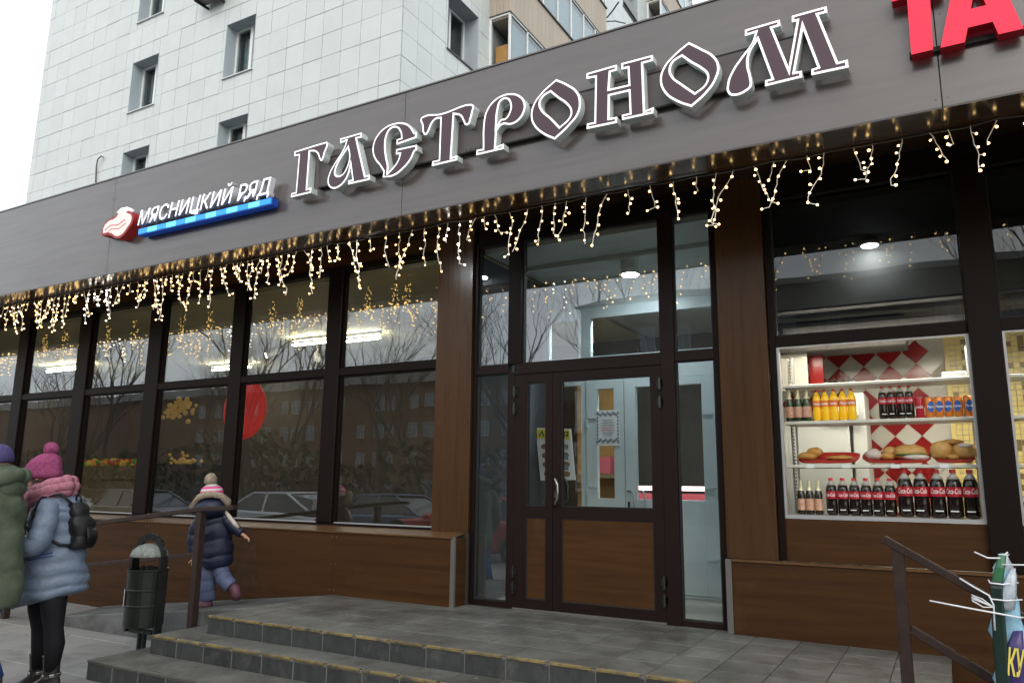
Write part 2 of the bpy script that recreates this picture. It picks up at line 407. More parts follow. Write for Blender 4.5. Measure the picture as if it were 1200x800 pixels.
def text_mesh(txt, size, depth=0.0, shear=0, offset=0, m='white_print', align='CENTER'):
    key = (txt,size,depth,shear,offset,m,align)
    if key in _tc: return _tc[key]
    c = bpy.data.curves.new('lettering', 'FONT'); c.body = txt; c.size = size; c.shear = shear; c.offset = offset
    c.align_x = align; c.extrude = depth/2; c.resolution_u = 2
    o = bpy.data.objects.new('tmp_text', c); COL.objects.link(o)
    dg = bpy.context.evaluated_depsgraph_get(); me = bpy.data.meshes.new_from_object(o.evaluated_get(dg))
    bpy.data.objects.remove(o); me.name = 'lettering'; me.materials.clear(); me.materials.append(MATS[m])
    _tc[key] = me; return me
def skin(name, joints, edges, material, parent, sub=1, root=0):
    me = bpy.data.meshes.new(name); me.from_pydata([j[0] for j in joints], edges=edges, faces=[])
    o = bpy.data.objects.new(name, me); COL.objects.link(o)
    md = o.modifiers.new('s','SKIN'); md.use_smooth_shade = True; md.branch_smoothing = .3
    sv = me.skin_vertices[0].data
    for i,j in enumerate(joints):
        r = j[1]; sv[i].radius = r if isinstance(r, tuple) else (r, r); sv[i].use_root = (i == root)
    o.modifiers.new('d','SUBSURF').levels = sub
    dg = bpy.context.evaluated_depsgraph_get(); nm = bpy.data.meshes.new_from_object(o.evaluated_get(dg))
    bpy.data.objects.remove(o); nm.materials.clear(); nm.materials.append(MATS[material]); nm.name = name
    nm.polygons.foreach_set('use_smooth',[True]*len(nm.polygons)); nm.polygons.foreach_set('material_index',[0]*len(nm.polygons))
    r = bpy.data.objects.new(name, nm); link(r, parent); return r
# ================================================================ ground
def struct(o): o['kind'] = 'structure'; return o
gz = -.462
g = MB(); g.box(-160,160,-200,160,gz-.35,gz-.24); struct(g.build('ground','ground_soil'))
g = MB(); g.box(-60,40,-13.5,-7.6,gz-.24,gz-.14); struct(g.build('road','asphalt'))
pv = struct(bpy.data.objects.new('pavement', None)); COL.objects.link(pv); ORI['pavement'] = Vector((0,0,0))
g = MB(); g.box(-60,40,-7.6,1.0,gz-.24,gz-.03); g.build('slab_bed','grout',pv)
g = MB(); g.box(-60,40,-7.75,-7.6,gz-.24,gz+.01); g.build('kerb','concrete',pv, bevel=.01)
sl = boxmesh('paving_slab', .992, .992, .05, 'pavement', .006)
rnd = random.Random(5)
near = MB(); nfar = 0
for i in range(-24, 12):
    for j in range(-7, 1):
        x, y = i+.5, j-.05
        cx, cyy = px((x,y,gz)); 
        if -140 < cx < 700 and 600 < cyy < 900 and nfar < 200:
            piece(sl,'paving_slab',pv,(x,y,gz-.025+rnd.uniform(-.003,.003)),(rnd.uniform(-.003,.003),rnd.uniform(-.003,.003),0)); nfar += 1
        else: near.box(x-.495,x+.495,y-.495,y+.495,gz-.06,gz-.001)
near.build('paving_slabs','pavement',pv,kind='stuff')

# ================================================================ entrance steps
st = struct(bpy.data.objects.new('entrance_steps', None)); COL.objects.link(st); ORI['entrance_steps'] = Vector((0,0,0))
XL, XR = -5.87, -.08
b = MB(); b.box(XL+.01,XR-.01,-1.85,.3,gz-.05,-.012); b.box(-6.19,XR-.01,-2.17,-.9,gz-.05,-.162); b.box(-6.41,XR-.01,-2.59,-.9,gz-.05,-.312)
b.build('step_core','grout',st)
T = .34
cache = {}
def slab(name, m, sx, sy, sz, x, y, z, **k):
    key = (name, m, round(sx,2), round(sy,2), round(sz,2))
    if key not in cache: cache[key] = boxmesh(name, sx-.007, sy-.007, sz, m, .0025)
    return piece(cache[key], name, st, (x,y,z), (rnd.uniform(-.0015,.0015), rnd.uniform(-.0015,.0015), 0))
nx = 17; tw = (XR-XL)/nx
for j in range(6):
    for i in range(nx):
        y1 = -1.86+.03+j*tw; y2 = min(y1+tw, .05)
        slab('floor_tile','tile_floor',tw,y2-y1,.012,XL+(i+.5)*tw,(y1+y2)/2,-.006)
def flight(x0, yf, yb, zt, h, painted):
    n = int(round((XR-x0)/tw)); 
    for i in range(n):
        w = (XR-x0)/n; x = x0+(i+.5)*w
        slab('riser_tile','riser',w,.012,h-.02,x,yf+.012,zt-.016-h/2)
        if painted:
            slab('nosing_tile','nosing',w-.03,.034,.020,x-.012,yf+.012,zt-.008)
        else: slab('tread_edge_tile','tile_floor',w,.034,.018,x,yf+.012,zt-.009)
        if yb is not None: slab('floor_tile','tile_floor',w,yb-yf-.035,.012,x,(yf+.032+yb)/2,zt-.006)
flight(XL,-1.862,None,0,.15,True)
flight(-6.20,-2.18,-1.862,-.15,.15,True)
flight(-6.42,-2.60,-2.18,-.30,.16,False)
# the left ends of the flights
for (xa, ya, yb_, zt) in ((XL,-1.85,-1.3,0),(-6.20,-2.17,-1.3,-.15),(-6.42,-2.59,-1.3,-.30)):
    k = max(1, round((yb_-ya)/tw)); d = (yb_-ya)/k
    for i in range(k):
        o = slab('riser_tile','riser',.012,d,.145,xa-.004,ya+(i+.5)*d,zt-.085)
        if zt < 0:
            wd_ = (.33 if zt > -.2 else .22)
            slab('floor_tile','tile_floor',wd_,d,.012,xa+wd_/2,ya+(i+.5)*d+.03,zt-.006-.0006)

# ramp beside the plinth
def rz_(x): return min(-.0, -.112*(XL-x)) - .006
b = MB()
poly = [(XL,-1.30),(-8.95,-1.30),(-9.70,-.30),(XL,-.30)]
top = [(x,y,rz_(x)) for x,y in poly]; bot = [(x,y,gz-.03) for x,y in poly]
b.add(top+bot, [(0,1,2,3),(7,6,5,4),(0,4,5,1),(1,5,6,2),(2,6,7,3),(3,7,4,0)])
rp = struct(b.build('ramp','concrete', bevel=.012))
# landing and ground right of the platform
b = MB(); b.box(XR+.02,7,-1.86,.2,gz-.04,gz+.02); struct(b.build('side_landing','tile_floor'))

# ================================================================ the shop
shop = thing('shop_building','single-storey shop front clad in dark brown panels with glazed walls under a deep canopy','shop',(-6,0,0))
def P(name, m, x0,x1,y0,y1,z0,z1, bevel=0, parent=None, label=None): return bx(name,m,parent or shop,x0,x1,y0,y1,z0,z1,bevel,label)
XA, XB = -19.0, 7.0
# fascia
edges = [-18.0,-13.04,-8.62,-4.195,.160,4.55,7.2]
FY, FZ, FT = -1.45, 3.602, 4.823
for a,c in zip(edges, edges[1:]):
    P('fascia_panel','fascia',a+.003,c-.003,FY,FY+.018,FZ,FT,.001)
P('fascia_core','dark_inside',-17.99,7.19,FY+.018,-1.14,FZ+.02,FT-.01)
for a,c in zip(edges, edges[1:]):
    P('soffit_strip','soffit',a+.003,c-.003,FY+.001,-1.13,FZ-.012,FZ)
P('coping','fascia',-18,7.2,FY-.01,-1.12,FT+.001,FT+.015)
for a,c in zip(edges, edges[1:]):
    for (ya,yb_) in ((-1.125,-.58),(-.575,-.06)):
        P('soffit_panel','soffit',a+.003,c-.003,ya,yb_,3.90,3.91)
P('roof','dark_inside',-18,7.2,-1.11,5.55,4.30,4.5)
P('canopy_core','dark_inside',-18,7.2,-1.12,.3,3.94,4.28)
# beam over the windows
P('spandrel','wood',-18,-4.73,-.03,.08,3.74,3.92)
P('spandrel','frame',-4.27,-1.68,-.03,.08,3.74,3.92)
P('spandrel','frame',-1.25,7,-.03,.08,3.74,3.92)
fx = MB(); rf = random.Random(40)
for e in edges[1:-1]:
    for z in (FZ+.06,FZ+.35,FZ+.65,FZ+.95,FT-.06):
        for s in (-.035,.035): fx.tube([(e+s,FY+.001,z),(e+s,FY-.0035,z)],.006,6)
fx.build('fixings','corner_metal',shop,kind='stuff')
# left glazed wall
glx = [(-16.0,-14.70),(-14.40,-13.03),(-12.75,-11.38),(-11.08,-9.70),(-9.41,-8.00),(-7.77,-6.355),(-6.12,-4.735)]
P('window_head','frame',-18,-4.73,-.05,.05,3.69,3.74)
P('window_sill_bar','frame',-18,-4.73,-.05,.05,.665,.725)
for k,(a,c) in enumerate(glx):
    wdw = MB(); 
    o = bx('transom_bar','frame',shop,a-.02,c+.02,-.055,.045,2.405,2.49,.004)
    for (z0,z1,mm) in ((2.49,3.69,'pane'),(.725,2.405,'pane')):
        f = MB(); t_ = .018
        f.box(a,a+t_,-.03,.02,z0,z1); f.box(c-t_,c,-.03,.02,z0,z1); f.box(a+t_,c-t_,-.03,.02,z1-t_,z1)
        if z0 > 1: f.box(a+t_,c-t_,-.03,.02,z0,z0+t_)
        w = f.build('window','frame', shop)
        if z0 < 1: bx('bead','alu',w,a+t_,c-t_,-.034,.02,z0,z0+.012)
        bx('pane', mm, w, a+.006,c-.006,-.004,.004,z0+.006,z1-.006)
ml = [(-18,-16.02)]+[(p[1],q[0]) for p,q in zip(glx, glx[1:])]
for a,c in ml: P('mullion','frame',a+.005,c-.005,-.065,.06,.73,3.74,.008)
# left plinth: panels, sill, end
pe = [-18.0,-16.4,-14.3,-12.2,-10.6,-9.0,-7.42,-5.84,-4.30]
for a,c in zip(pe, pe[1:]): P('plinth_panel','wood',a+.0015,c-.0015,-.30,-.285,-.47,.645,.001)
for a,c in zip(pe, pe[1:]):
    b = MB(); b.prism([(-.315,.646),(-.315,.660),(-.052,.700),(-.052,.686)], a+.001, c-.001, 'x'); b.build('sill','wood_trim',shop)
P('plinth_core','dark_inside',-18,-4.30,-.283,.1,-.5,.640)
P('plinth_end_panel','wood',-4.298,-4.284,-.27,-.085,0,.645)
P('corner_strip','corner_metal',-4.325,-4.28,-.306,-.272,0,.662,.002)
fx = MB()
for pe_, yy, zs in ((pe[1:-1],-.3005,(.05,.32,.60)),([.62],-.1705,(.06,.30,.53))):
    for e in pe_:
        for z in zs:
            for s in (-.03,.03): fx.tube([(e+s,yy,z),(e+s,yy-.003,z)],.0055,6)
fx.build('fixings','corner_metal',shop,kind='stuff')
# pilasters
P('pilaster','wood_v',-4.722,-4.272,-.085,.10,.695,3.92,.003)
P('pilaster','wood_v',-1.678,-1.262,-.085,.10,.590,3.92,.003)
P('pilaster_foot','dark_inside',-4.72,-4.275,-.084,.10,-.1,.69)
# entrance screen
F = 'door_frame'
P('post','frame',-4.27,-4.225,-.05,.06,0,3.74,.003); P('post',F,-3.845,-3.77,-.05,.06,0,2.30,.003); P('post','frame',-3.843,-3.69,-.06,.065,2.386,3.74,.003)
P('post',F,-2.225,-2.095,-.06,.065,.0,3.74,.003); P('post','frame',-1.735,-1.682,-.05,.06,0,3.74,.003)
P('door_header',F,-4.224,-3.846,-.045,.05,2.30,2.385); P('door_header',F,-3.769,-2.227,-.055,.055,2.275,2.385,.003); P('door_header',F,-2.093,-1.737,-.045,.05,2.302,2.386)
P('window_head','frame',-4.224,-3.845,-.045,.055,3.69,3.739); P('window_head','frame',-3.688,-2.227,-.045,.055,3.69,3.739); P('window_head','frame',-2.093,-1.737,-.045,.055,3.69,3.739)
P('threshold',F,-4.224,-3.846,-.045,.05,.0,.055); P('threshold',F,-2.093,-1.737,-.045,.05,.0,.045); P('threshold','corner_metal',-3.769,-2.227,-.05,.05,.0,.016)
def win(a,c,z0,z1,mm='pane_clear',fm='gasket',t_=.012):
    f = MB(); f.box(a,a+t_,-.025,.02,z0,z1); f.box(c-t_,c,-.025,.02,z0,z1); f.box(a+t_,c-t_,-.025,.02,z1-t_,z1); f.box(a+t_,c-t_,-.025,.02,z0,z0+t_)
    w = f.build('window',fm,shop); bx('pane',mm,w,a+.004,c-.004,-.004,.004,z0+.004,z1-.004); return w
win(-4.225,-3.845,.055,2.30,'pane'); win(-4.225,-3.845,2.385,3.69,'pane'); win(-3.69,-2.227,2.386,3.69,'pane'); win(-2.093,-1.737,2.386,3.69,'pane'); win(-2.093,-1.737,.045,2.302,'pane_entry')
# doors
def leaf(x0,x1,gx0,gx1,main):
    f = MB(); y0,y1 = (-.05,.02)
    for r in holes(x0,x1,.02,2.27,[(gx0,gx1,.975,2.18),(gx0,gx1,.105,.868)]): f.box(r[0],r[1],y0,y1,r[2],r[3])
    d = f.build('door_leaf',F,shop)
    bx('pane','pane_entry',d,gx0-.003,gx1+.003,-.018,-.010,.972,2.183)
    bx('wood_panel','wood',d,gx0-.003,gx1+.003,-.036,-.006,.102,.871)
    bd = MB()
    for (za,zb_) in ((.975,2.18),(.105,.868)):
        t_ = .010; e = .004
        bd.box(gx0,gx0+t_,-.042,-.037,za,zb_); bd.box(gx1-t_,gx1,-.042,-.037,za,zb_); bd.box(gx0+t_,gx1-t_,-.042,-.037,za,za+t_); bd.box(gx0+t_,gx1-t_,-.042,-.037,zb_-t_,zb_)
    bd.build('bead','gasket',d)
    hx = x1-.01 if main else x0+.01
    for z in (1.93,2.10,.35,.2):
        h = MB(); h.tube([(hx,-.066,z-.055),(hx,-.066,z+.055)],.014,8); h.box(hx-.03,hx+.03,-.060,-.051,z-.03,z+.03)
        h.build('hinge','black_metal',d,smooth=False)
    return d
dl = leaf(-3.765,-3.335,-3.625,-3.41,False)
dm = leaf(-3.330,-2.228,-3.24,-2.328,True)
def handle(x, m, dy, par):
    h = MB(); s = -1 if dy < 0 else 1; y = -.05 if dy < 0 else .02
    pts = [(x,y,.99),(x+.0,y+dy*.55,.985),(x+.03,y+dy*.9,1.0),(x+.055,y+dy,1.05),(x+.055,y+dy,1.10),(x+.055,y+dy,1.18),(x+.03,y+dy*.9,1.235),(x,y+dy*.55,1.25),(x,y,1.245)]
    h.tube(pts,.0125,10); h.lathe([(.022,-.002),(.022,.002)],(x,y,.99),10)
    return h.build('handle',m,par,smooth=True)
handle(-3.30,'chrome',-.075,dm); handle(-3.30,'black_metal',.075,dm)
lk = MB(); lk.box(-3.315,-3.275,-.056,-.0505,1.05,1.12); lk.tube([(-3.295,-.056,1.085),(-3.295,-.066,1.085)],.010,8); lk.build('lock','chrome',dm)

# right glazed bay
P('post','frame',-1.255,-1.20,-.05,.06,.59,3.74,.003); P('mullion','frame',.222,.438,-.09,.06,.59,3.74,.006); P('mullion','frame',1.85,2.07,-.09,.06,.59,3.74,.006); P('mullion','frame',3.5,3.7,-.09,.06,.59,3.74,.006)
for a,c in ((-1.20,.222),(.438,1.85),(2.07,3.5),(3.7,6.9)):
    P('transom_bar','frame',a+.001,c-.001,-.05,.05,2.362,2.455,.003); P('window_head','frame',a+.001,c-.001,-.045,.05,3.69,3.739)
    win(a,c,2.455,3.69,'pane_dark')
    f = MB(); t_ = .020; z0,z1 = .93,2.36
    for q in ((a,a+t_,z0,z1),(c-t_,c,z0,z1),(a+t_,c-t_,z1-.012,z1),(a+t_,c-t_,z0,z0+.03)): f.box(q[0],q[1],-.035,.02,q[2],q[3])
    w = f.build('window','alu',shop); bx('pane','pane_shop',w,a+.004,c-.004,-.004,.004,z0+.004,z1-.004)
for a,c in ((-1.255,.30),(.303,1.9),(1.903,3.5),(3.503,6.9)): P('plinth_panel','wood',a+.001,c-.001,-.034,.03,.59,.926,.001)
rp_e = [-1.62,.62,2.2,3.8,5.4,6.9]
for k,(a,c) in enumerate(zip(rp_e, rp_e[1:])):
    P('plinth_panel','wood',a+.001,c-.001,-.17,-.155,-.47,.575,.001)
    P('sill','wood_trim',a+.001,c-.001,-.182,-.036 if k else -.088,.576,.590)
P('corner_strip','corner_metal',-1.672,-1.622,-.178,-.13,0,.590,.002)
P('plinth_end_panel','wood',-1.676,-1.664,-.129,-.052,0,.575)
P('plinth_core','dark_inside',-1.66,6.9,-.154,.1,-.5,.574)

# ---------------- interior shell (parts of the shop)
P('inner_floor','inside_floor',-18,7,.06,5.4,-.03,.0); 
P('back_wall','inside_wall',-18,7,5.4,5.5,0,4.29); P('side_wall','inside_wall',-18.1,-18,.0,5.5,0,4.29); P('side_wall','inside_wall',7,7.1,0,5.5,0,4.29)
P('inner_ceiling','ceiling_beige',-17.99,-4.30,.09,5.39,3.62,3.68); P('inner_ceiling','dark_inside',-1.6,6.99,.09,5.39,3.62,3.68)
P('partition','room_dark',-4.38,-4.235,.07,1.7,0,3.61); P('partition','vest_wall',-1.72,-1.60,.07,5.38,0,3.61)
P('inner_ceiling','vest_ceiling',-4.23,-1.73,.09,1.8,3.65,3.735)
P('ceiling_step','vest_ceiling',-4.23,-1.73,.75,.80,3.60,3.649)
# vestibule inner screen (white uPVC) at y 1.6
fr = MB(); hs = [(-4.20,-3.80,2.70,3.17),(-3.64,-2.76,2.70,3.17),(-2.62,-1.82,2.70,3.17),(-4.20,-3.77,.12,2.36),(-3.70,-2.16,.03,2.40),(-2.08,-1.80,.12,2.36)]
for r in holes(-4.23,-1.73,.0,3.30,hs): fr.box(r[0],r[1],1.60,1.67,r[2],r[3])
scn = fr.build('inner_screen','pvc',shop)
P('bulkhead','vest_wall',-4.23,-1.73,1.62,1.70,3.302,3.72)
for h in hs[:4]+hs[5:]: bx('pane','pane_clear',scn,h[0]-.004,h[1]+.004,1.63,1.636,h[2]-.004,h[3]+.004)
def inner_leaf(x0,x1,gx0,gx1,gs):
    f = MB()
    for r in holes(x0,x1,.035,2.395,[(gx0,gx1,a,b_) for a,b_ in gs]): f.box(r[0],r[1],1.585,1.65,r[2],r[3])
    d = f.build('inner_door_leaf','pvc_white2',shop,bevel=.003)
    for a,b_ in gs: bx('pane','pane_clear',d,gx0-.003,gx1+.003,1.615,1.621,a-.003,b_+.003)
    return d
l1 = inner_leaf(-3.70,-3.225,-3.56,-3.35,[(1.03,2.30)])
l2 = inner_leaf(-3.215,-2.165,-3.08,-2.31,[(1.03,2.30),])
for d,x in ((l1,-3.685),(l2,-2.18)):
    for z in (1.95,1.15,.4):
        h = MB(); h.box(x-.012,x+.012,1.565,1.584,z-.10,z+.02); h.box(x,x+(.12 if d is l1 else -.12),1.565,1.584,z,z+.02); h.build('hinge','pvc',d)
for x in (-3.17,):
    h = MB()
    for dx in (0,.13): h.tube([(x-.02+dx,1.585,1.12),(x+.05+dx,1.52,1.12),(x+.08+dx,1.52,1.08),(x+.08+dx,1.52,.95),(x+.05+dx,1.52,.90)],.012,8)
    h.build('handle','alu',l2,smooth=True)
    k = MB(); k.box(-3.19,-3.165,1.578,1.584,.93,1.0); k.build('lock','black_metal',l2)
# goods seen beyond the inner doors
P('inner_counter','dark_inside',-3.9,-1.9,3.2,3.9,0,1.02)

# vestibule lamps
def lamp(name,label,loc,r,h,glow,grp=None):
    t = thing(name,label,'lamp',loc,group=grp)
    a = MB(); a.lathe([(r*1.15,0),(r*1.2,.0),(r*1.2,h),(r*1.05,h+.01)],loc,20); a.build('housing','lamp_white',t,smooth=False)
    a = MB(); a.lathe([(r,-.004),(r*.98,-.008),(.01,-.012)],loc,20); a.build('diffuser',glow,t); return t
lamp('ceiling_lamp','round white lamp on the ceiling inside the entrance lobby',(-2.88,.95,3.46),.085,.19,'vest_glow')
lamp('ceiling_lamp','added lamp standing in for a mirrored glare in the upper drinks window',(-.50,1.35,3.56),.075,.03,'lamp_glow')  # lamp set behind the pane in place of a mirrored lamp glare
cn = ['round downlight behind the canopy edge above the left wood pilaster','round downlight behind the canopy edge above the entrance door','round downlight behind the canopy edge above the drinks window']
lamp('canopy_downlight',cn[0],(-4.86,-1.03,3.70),.075,.03,'lamp_glow2')

# ================================================================ signs
def curve_flat(loops, offset=0):
    cu = bpy.data.curves.new('tmp','CURVE'); cu.dimensions = '2D'; cu.fill_mode = 'BOTH'; cu.resolution_u = 5; cu.offset = offset
    for lp in loops:
        s = cu.splines.new('BEZIER'); s.bezier_points.add(len(lp)-1); s.use_cyclic_u = True
        for i,(x,z,c) in enumerate(lp):
            p = s.bezier_points[i]; p.co = (x,z,0)
            p.handle_left_type = p.handle_right_type = 'VECTOR' if c else 'AUTO'
    o = bpy.data.objects.new('tmp',cu); COL.objects.link(o)
    dg = bpy.context.evaluated_depsgraph_get(); me = bpy.data.meshes.new_from_object(o.evaluated_get(dg)); bpy.data.objects.remove(o)
    return me
def curve_body(loops, front_y, depth, side_m, face_m, rim_m, parent, off, name='letter', rim=.0165):
    bm = bmesh.new(); bm.from_mesh(curve_flat(loops)); bmesh.ops.remove_doubles(bm, verts=bm.verts, dist=.0004)
    for v in bm.verts: v.co = Vector((v.co.x, front_y, v.co.y))-off
    for f in bm.faces: f.material_index = 1
    be = [e for e in bm.edges if e.is_boundary]
    r = bmesh.ops.extrude_edge_only(bm, edges=be)
    for q in r['geom']:
        if isinstance(q, bmesh.types.BMVert): q.co.y += depth
        if isinstance(q, bmesh.types.BMFace): q.material_index = 0
    m2 = bpy.data.meshes.new(name); bm.to_mesh(m2); bm.free(); m2.materials.append(MATS[side_m]); m2.materials.append(MATS[rim_m if rim else face_m])
    b_ = bpy.data.objects.new(name,m2); link(b_,parent)
    if rim:
        fm = curve_flat(loops, RIM_SIGN*rim)
        for v in fm.vertices: v.co = Vector((v.co.x, front_y-.003, v.co.y))-off
        fm.materials.clear(); fm.materials.append(MATS[face_m]); link(bpy.data.objects.new('letter_face',fm), b_)
    return b_
RIM_SIGN = -1
LET = {'Г':[[(-5.651,4.55,1),(-5.235,4.56,0),(-5.198,4.556,0),(-5.189,4.53,0),(-5.222,4.448,0),(-5.243,4.383,0),(-5.263,4.366,0),(-5.291,4.393,0),(-5.323,4.457,0),(-5.365,4.489,0),(-5.431,4.503,1),(-5.437,4.102,1),(-5.377,4.104,1),(-5.382,4.049,1),(-5.658,4.049,1),(-5.655,4.094,1),(-5.592,4.094,1),(-5.582,4.492,1),(-5.646,4.496,1)]],
'А':[[(-5.027,4.554,1),(-4.752,4.557,1),(-4.746,4.504,1),(-4.809,4.506,1),(-4.677,4.09,1),(-4.622,4.094,1),(-4.625,4.041,1),(-4.892,4.044,1),(-4.89,4.085,1),(-4.839,4.085,1),(-4.87,4.226,1),(-4.888,4.156,0),(-4.939,4.08,0),(-5.005,4.041,0),(-5.073,4.034,0),(-5.137,4.068,0),(-5.164,4.129,0),(-5.147,4.207,0),(-5.091,4.295,0),(-5.013,4.385,0),(-4.964,4.455,0),(-4.945,4.511,1),(-5.024,4.502,1)],[(-4.918,4.431,1),(-4.895,4.329,0),(-4.919,4.236,0),(-4.968,4.171,0),(-5.028,4.162,0),(-5.064,4.19,0),(-5.061,4.239,0),(-5.023,4.312,0),(-4.959,4.386,0)]],
'С':[[(-4.462,4.034,1),(-4.454,4.089,1),(-4.499,4.156,0),(-4.563,4.233,0),(-4.599,4.318,0),(-4.595,4.41,0),(-4.544,4.491,0),(-4.456,4.545,0),(-4.348,4.56,0),(-4.24,4.541,0),(-4.159,4.492,0),(-4.103,4.41,1),(-4.077,4.41,1),(-4.078,4.35,1),(-4.31,4.332,1),(-4.313,4.386,1),(-4.258,4.389,1),(-4.271,4.452,0),(-4.328,4.511,0),(-4.394,4.506,0),(-4.433,4.451,0),(-4.444,4.361,0),(-4.425,4.235,0),(-4.399,4.139,0),(-4.402,4.067,1),(-4.327,4.124,0),(-4.285,4.176,0),(-4.268,4.229,1),(-4.314,4.234,1),(-4.312,4.287,1),(-4.072,4.28,1),(-4.066,4.225,1),(-4.095,4.218,1),(-4.135,4.145,0),(-4.219,4.072,0),(-4.331,4.023,0)]],
'Т':[[(-4.037,4.53,0),(-4.0,4.551,0),(-3.81,4.529,0),(-3.484,4.544,0),(-3.449,4.517,0),(-3.459,4.462,0),(-3.478,4.394,0),(-3.496,4.352,0),(-3.531,4.349,0),(-3.561,4.399,0),(-3.594,4.454,0),(-3.66,4.484,1),(-3.677,4.071,1),(-3.613,4.079,1),(-3.615,4.032,1),(-3.893,4.032,1),(-3.886,4.078,1),(-3.815,4.078,1),(-3.812,4.481,1),(-3.867,4.483,0),(-3.908,4.448,0),(-3.94,4.384,0),(-3.969,4.355,0),(-4.0,4.374,0),(-4.017,4.462,0)]],
'Р':[[(-3.413,4.037,1),(-3.409,4.086,1),(-3.345,4.083,1),(-3.341,4.347,0),(-3.317,4.434,0),(-3.248,4.511,0),(-3.157,4.545,0),(-3.066,4.54,0),(-2.976,4.496,0),(-2.924,4.415,0),(-2.93,4.334,0),(-2.989,4.264,0),(-3.063,4.245,0),(-3.153,4.264,0),(-3.205,4.217,1),(-3.213,4.071,1),(-3.132,4.086,1),(-3.134,4.036,1)],[(-3.207,4.266,1),(-3.193,4.426,0),(-3.164,4.492,0),(-3.111,4.497,0),(-3.072,4.438,0),(-3.079,4.37,0),(-3.12,4.319,0),(-3.161,4.319,0)]],
'О':[[(-2.625,4.557,1),(-2.52,4.483,0),(-2.431,4.395,0),(-2.401,4.306,0),(-2.419,4.197,0),(-2.508,4.103,0),(-2.639,4.012,1),(-2.758,4.093,0),(-2.837,4.182,0),(-2.867,4.271,0),(-2.846,4.376,0),(-2.767,4.467,0)],[(-2.681,4.452,1),(-2.745,4.427,0),(-2.776,4.38,0),(-2.759,4.314,0),(-2.674,4.218,0),(-2.593,4.118,1),(-2.507,4.179,0),(-2.493,4.229,0),(-2.534,4.306,0),(-2.611,4.379,0)]],
'Н':[[(-2.346,4.534,1),(-2.078,4.538,1),(-2.079,4.488,1),(-2.133,4.487,1),(-2.146,4.341,1),(-1.981,4.337,1),(-1.986,4.482,1),(-2.04,4.484,1),(-2.039,4.539,1),(-1.774,4.537,1),(-1.773,4.486,1),(-1.856,4.486,1),(-1.849,4.079,1),(-1.777,4.093,1),(-1.783,4.042,1),(-2.041,4.046,1),(-2.043,4.09,1),(-1.976,4.09,1),(-1.98,4.278,1),(-2.144,4.281,1),(-2.149,4.087,1),(-2.082,4.084,1),(-2.086,4.033,1),(-2.35,4.04,1),(-2.346,4.087,1),(-2.28,4.085,1),(-2.269,4.477,1),(-2.347,4.484,1)]],
'О2':[[(-1.482,4.563,1),(-1.388,4.483,0),(-1.295,4.394,0),(-1.258,4.302,0),(-1.283,4.199,0),(-1.36,4.103,0),(-1.479,4.019,1),(-1.588,4.087,0),(-1.685,4.186,0),(-1.721,4.301,0),(-1.694,4.4,0),(-1.612,4.484,0)],[(-1.542,4.457,1),(-1.607,4.429,0),(-1.633,4.376,0),(-1.617,4.311,0),(-1.549,4.233,0),(-1.448,4.13,1),(-1.371,4.179,0),(-1.352,4.247,0),(-1.394,4.31,0),(-1.474,4.385,0)]],
'М':[[(-1.057,4.537,1),(-0.807,4.543,1),(-0.806,4.493,1),(-0.86,4.491,1),(-0.765,4.152,1),(-0.691,4.494,1),(-0.725,4.496,1),(-0.722,4.546,1),(-0.486,4.547,1),(-0.486,4.498,1),(-0.543,4.499,1),(-0.438,4.101,1),(-0.376,4.102,1),(-0.375,4.043,1),(-0.617,4.049,1),(-0.614,4.095,1),(-0.573,4.099,1),(-0.653,4.418,1),(-0.725,4.103,1),(-0.678,4.101,1),(-0.679,4.05,1),(-0.935,4.047,1),(-0.932,4.094,1),(-0.887,4.095,1),(-0.971,4.424,1),(-1.026,4.346,0),(-1.044,4.25,0),(-1.029,4.146,0),(-1.03,4.075,0),(-1.059,4.047,0),(-1.163,4.031,0),(-1.202,4.062,0),(-1.205,4.135,0),(-1.168,4.227,0),(-1.085,4.334,0),(-1.014,4.415,0),(-0.985,4.49,1),(-1.059,4.486,1)]],
'logo':[[(-8.863,4.134,1),(-8.86,4.25,0),(-8.759,4.328,0),(-8.617,4.353,0),(-8.582,4.393,0),(-8.465,4.403,0),(-8.364,4.367,0),(-8.285,4.322,0),(-8.265,4.237,0),(-8.343,4.136,0),(-8.455,4.057,0),(-8.566,4.053,0),(-8.689,4.113,0)]]}
sg = thing('shop_sign','large brown letter sign reading ГАСТРОНОМ with white outlines on the brown fascia','sign',(-2.9071, -1.4548, 4.1067)); sg.scale = (0.9690,)*3
off = Vector((-3,-1.285,4.2))
for k in ('Г','А','С','Т','Р','О','Н','О2','М'):
    curve_body(LET[k], -1.415, .09, 'letter_side','letter_face','letter_rim',sg,off)
ORI[sg.name] = off
bx('backing_rail','fascia_rail',sg,-5.38,-.52,-1.330,-1.281,4.135,4.425,.002)
for z in (4.128,4.432): bx('rail_edge','gasket',sg,-5.37,-.53,-1.333,-1.2815,z-.006,z+.006)
sc_ = MB()
for i in range(5):
    x = -3.58+i*.05; sc_.tube([(x,-1.34,4.13),(x+.03,-1.36,4.145+.01*(i%2)),(x+.06,-1.35,4.128)],.003,5)
sc_.build('loose_wire','cable',sg)
tg = thing('red_sign','bright red plastic letters ТА on the brown fascia beside the brown letter sign','sign',(0.2907, -1.4548, 4.1067)); tg.scale = (0.9690,)*3; off = Vector((.3,-1.285,4.2)); ORI[tg.name] = off
TR = [[(-.077,4.455,1),(-.077,4.56,1),(.235,4.56,1),(.235,4.455,1),(.152,4.455,1),(.139,4.034,1),(.011,4.034,1),(.016,4.455,1)]]
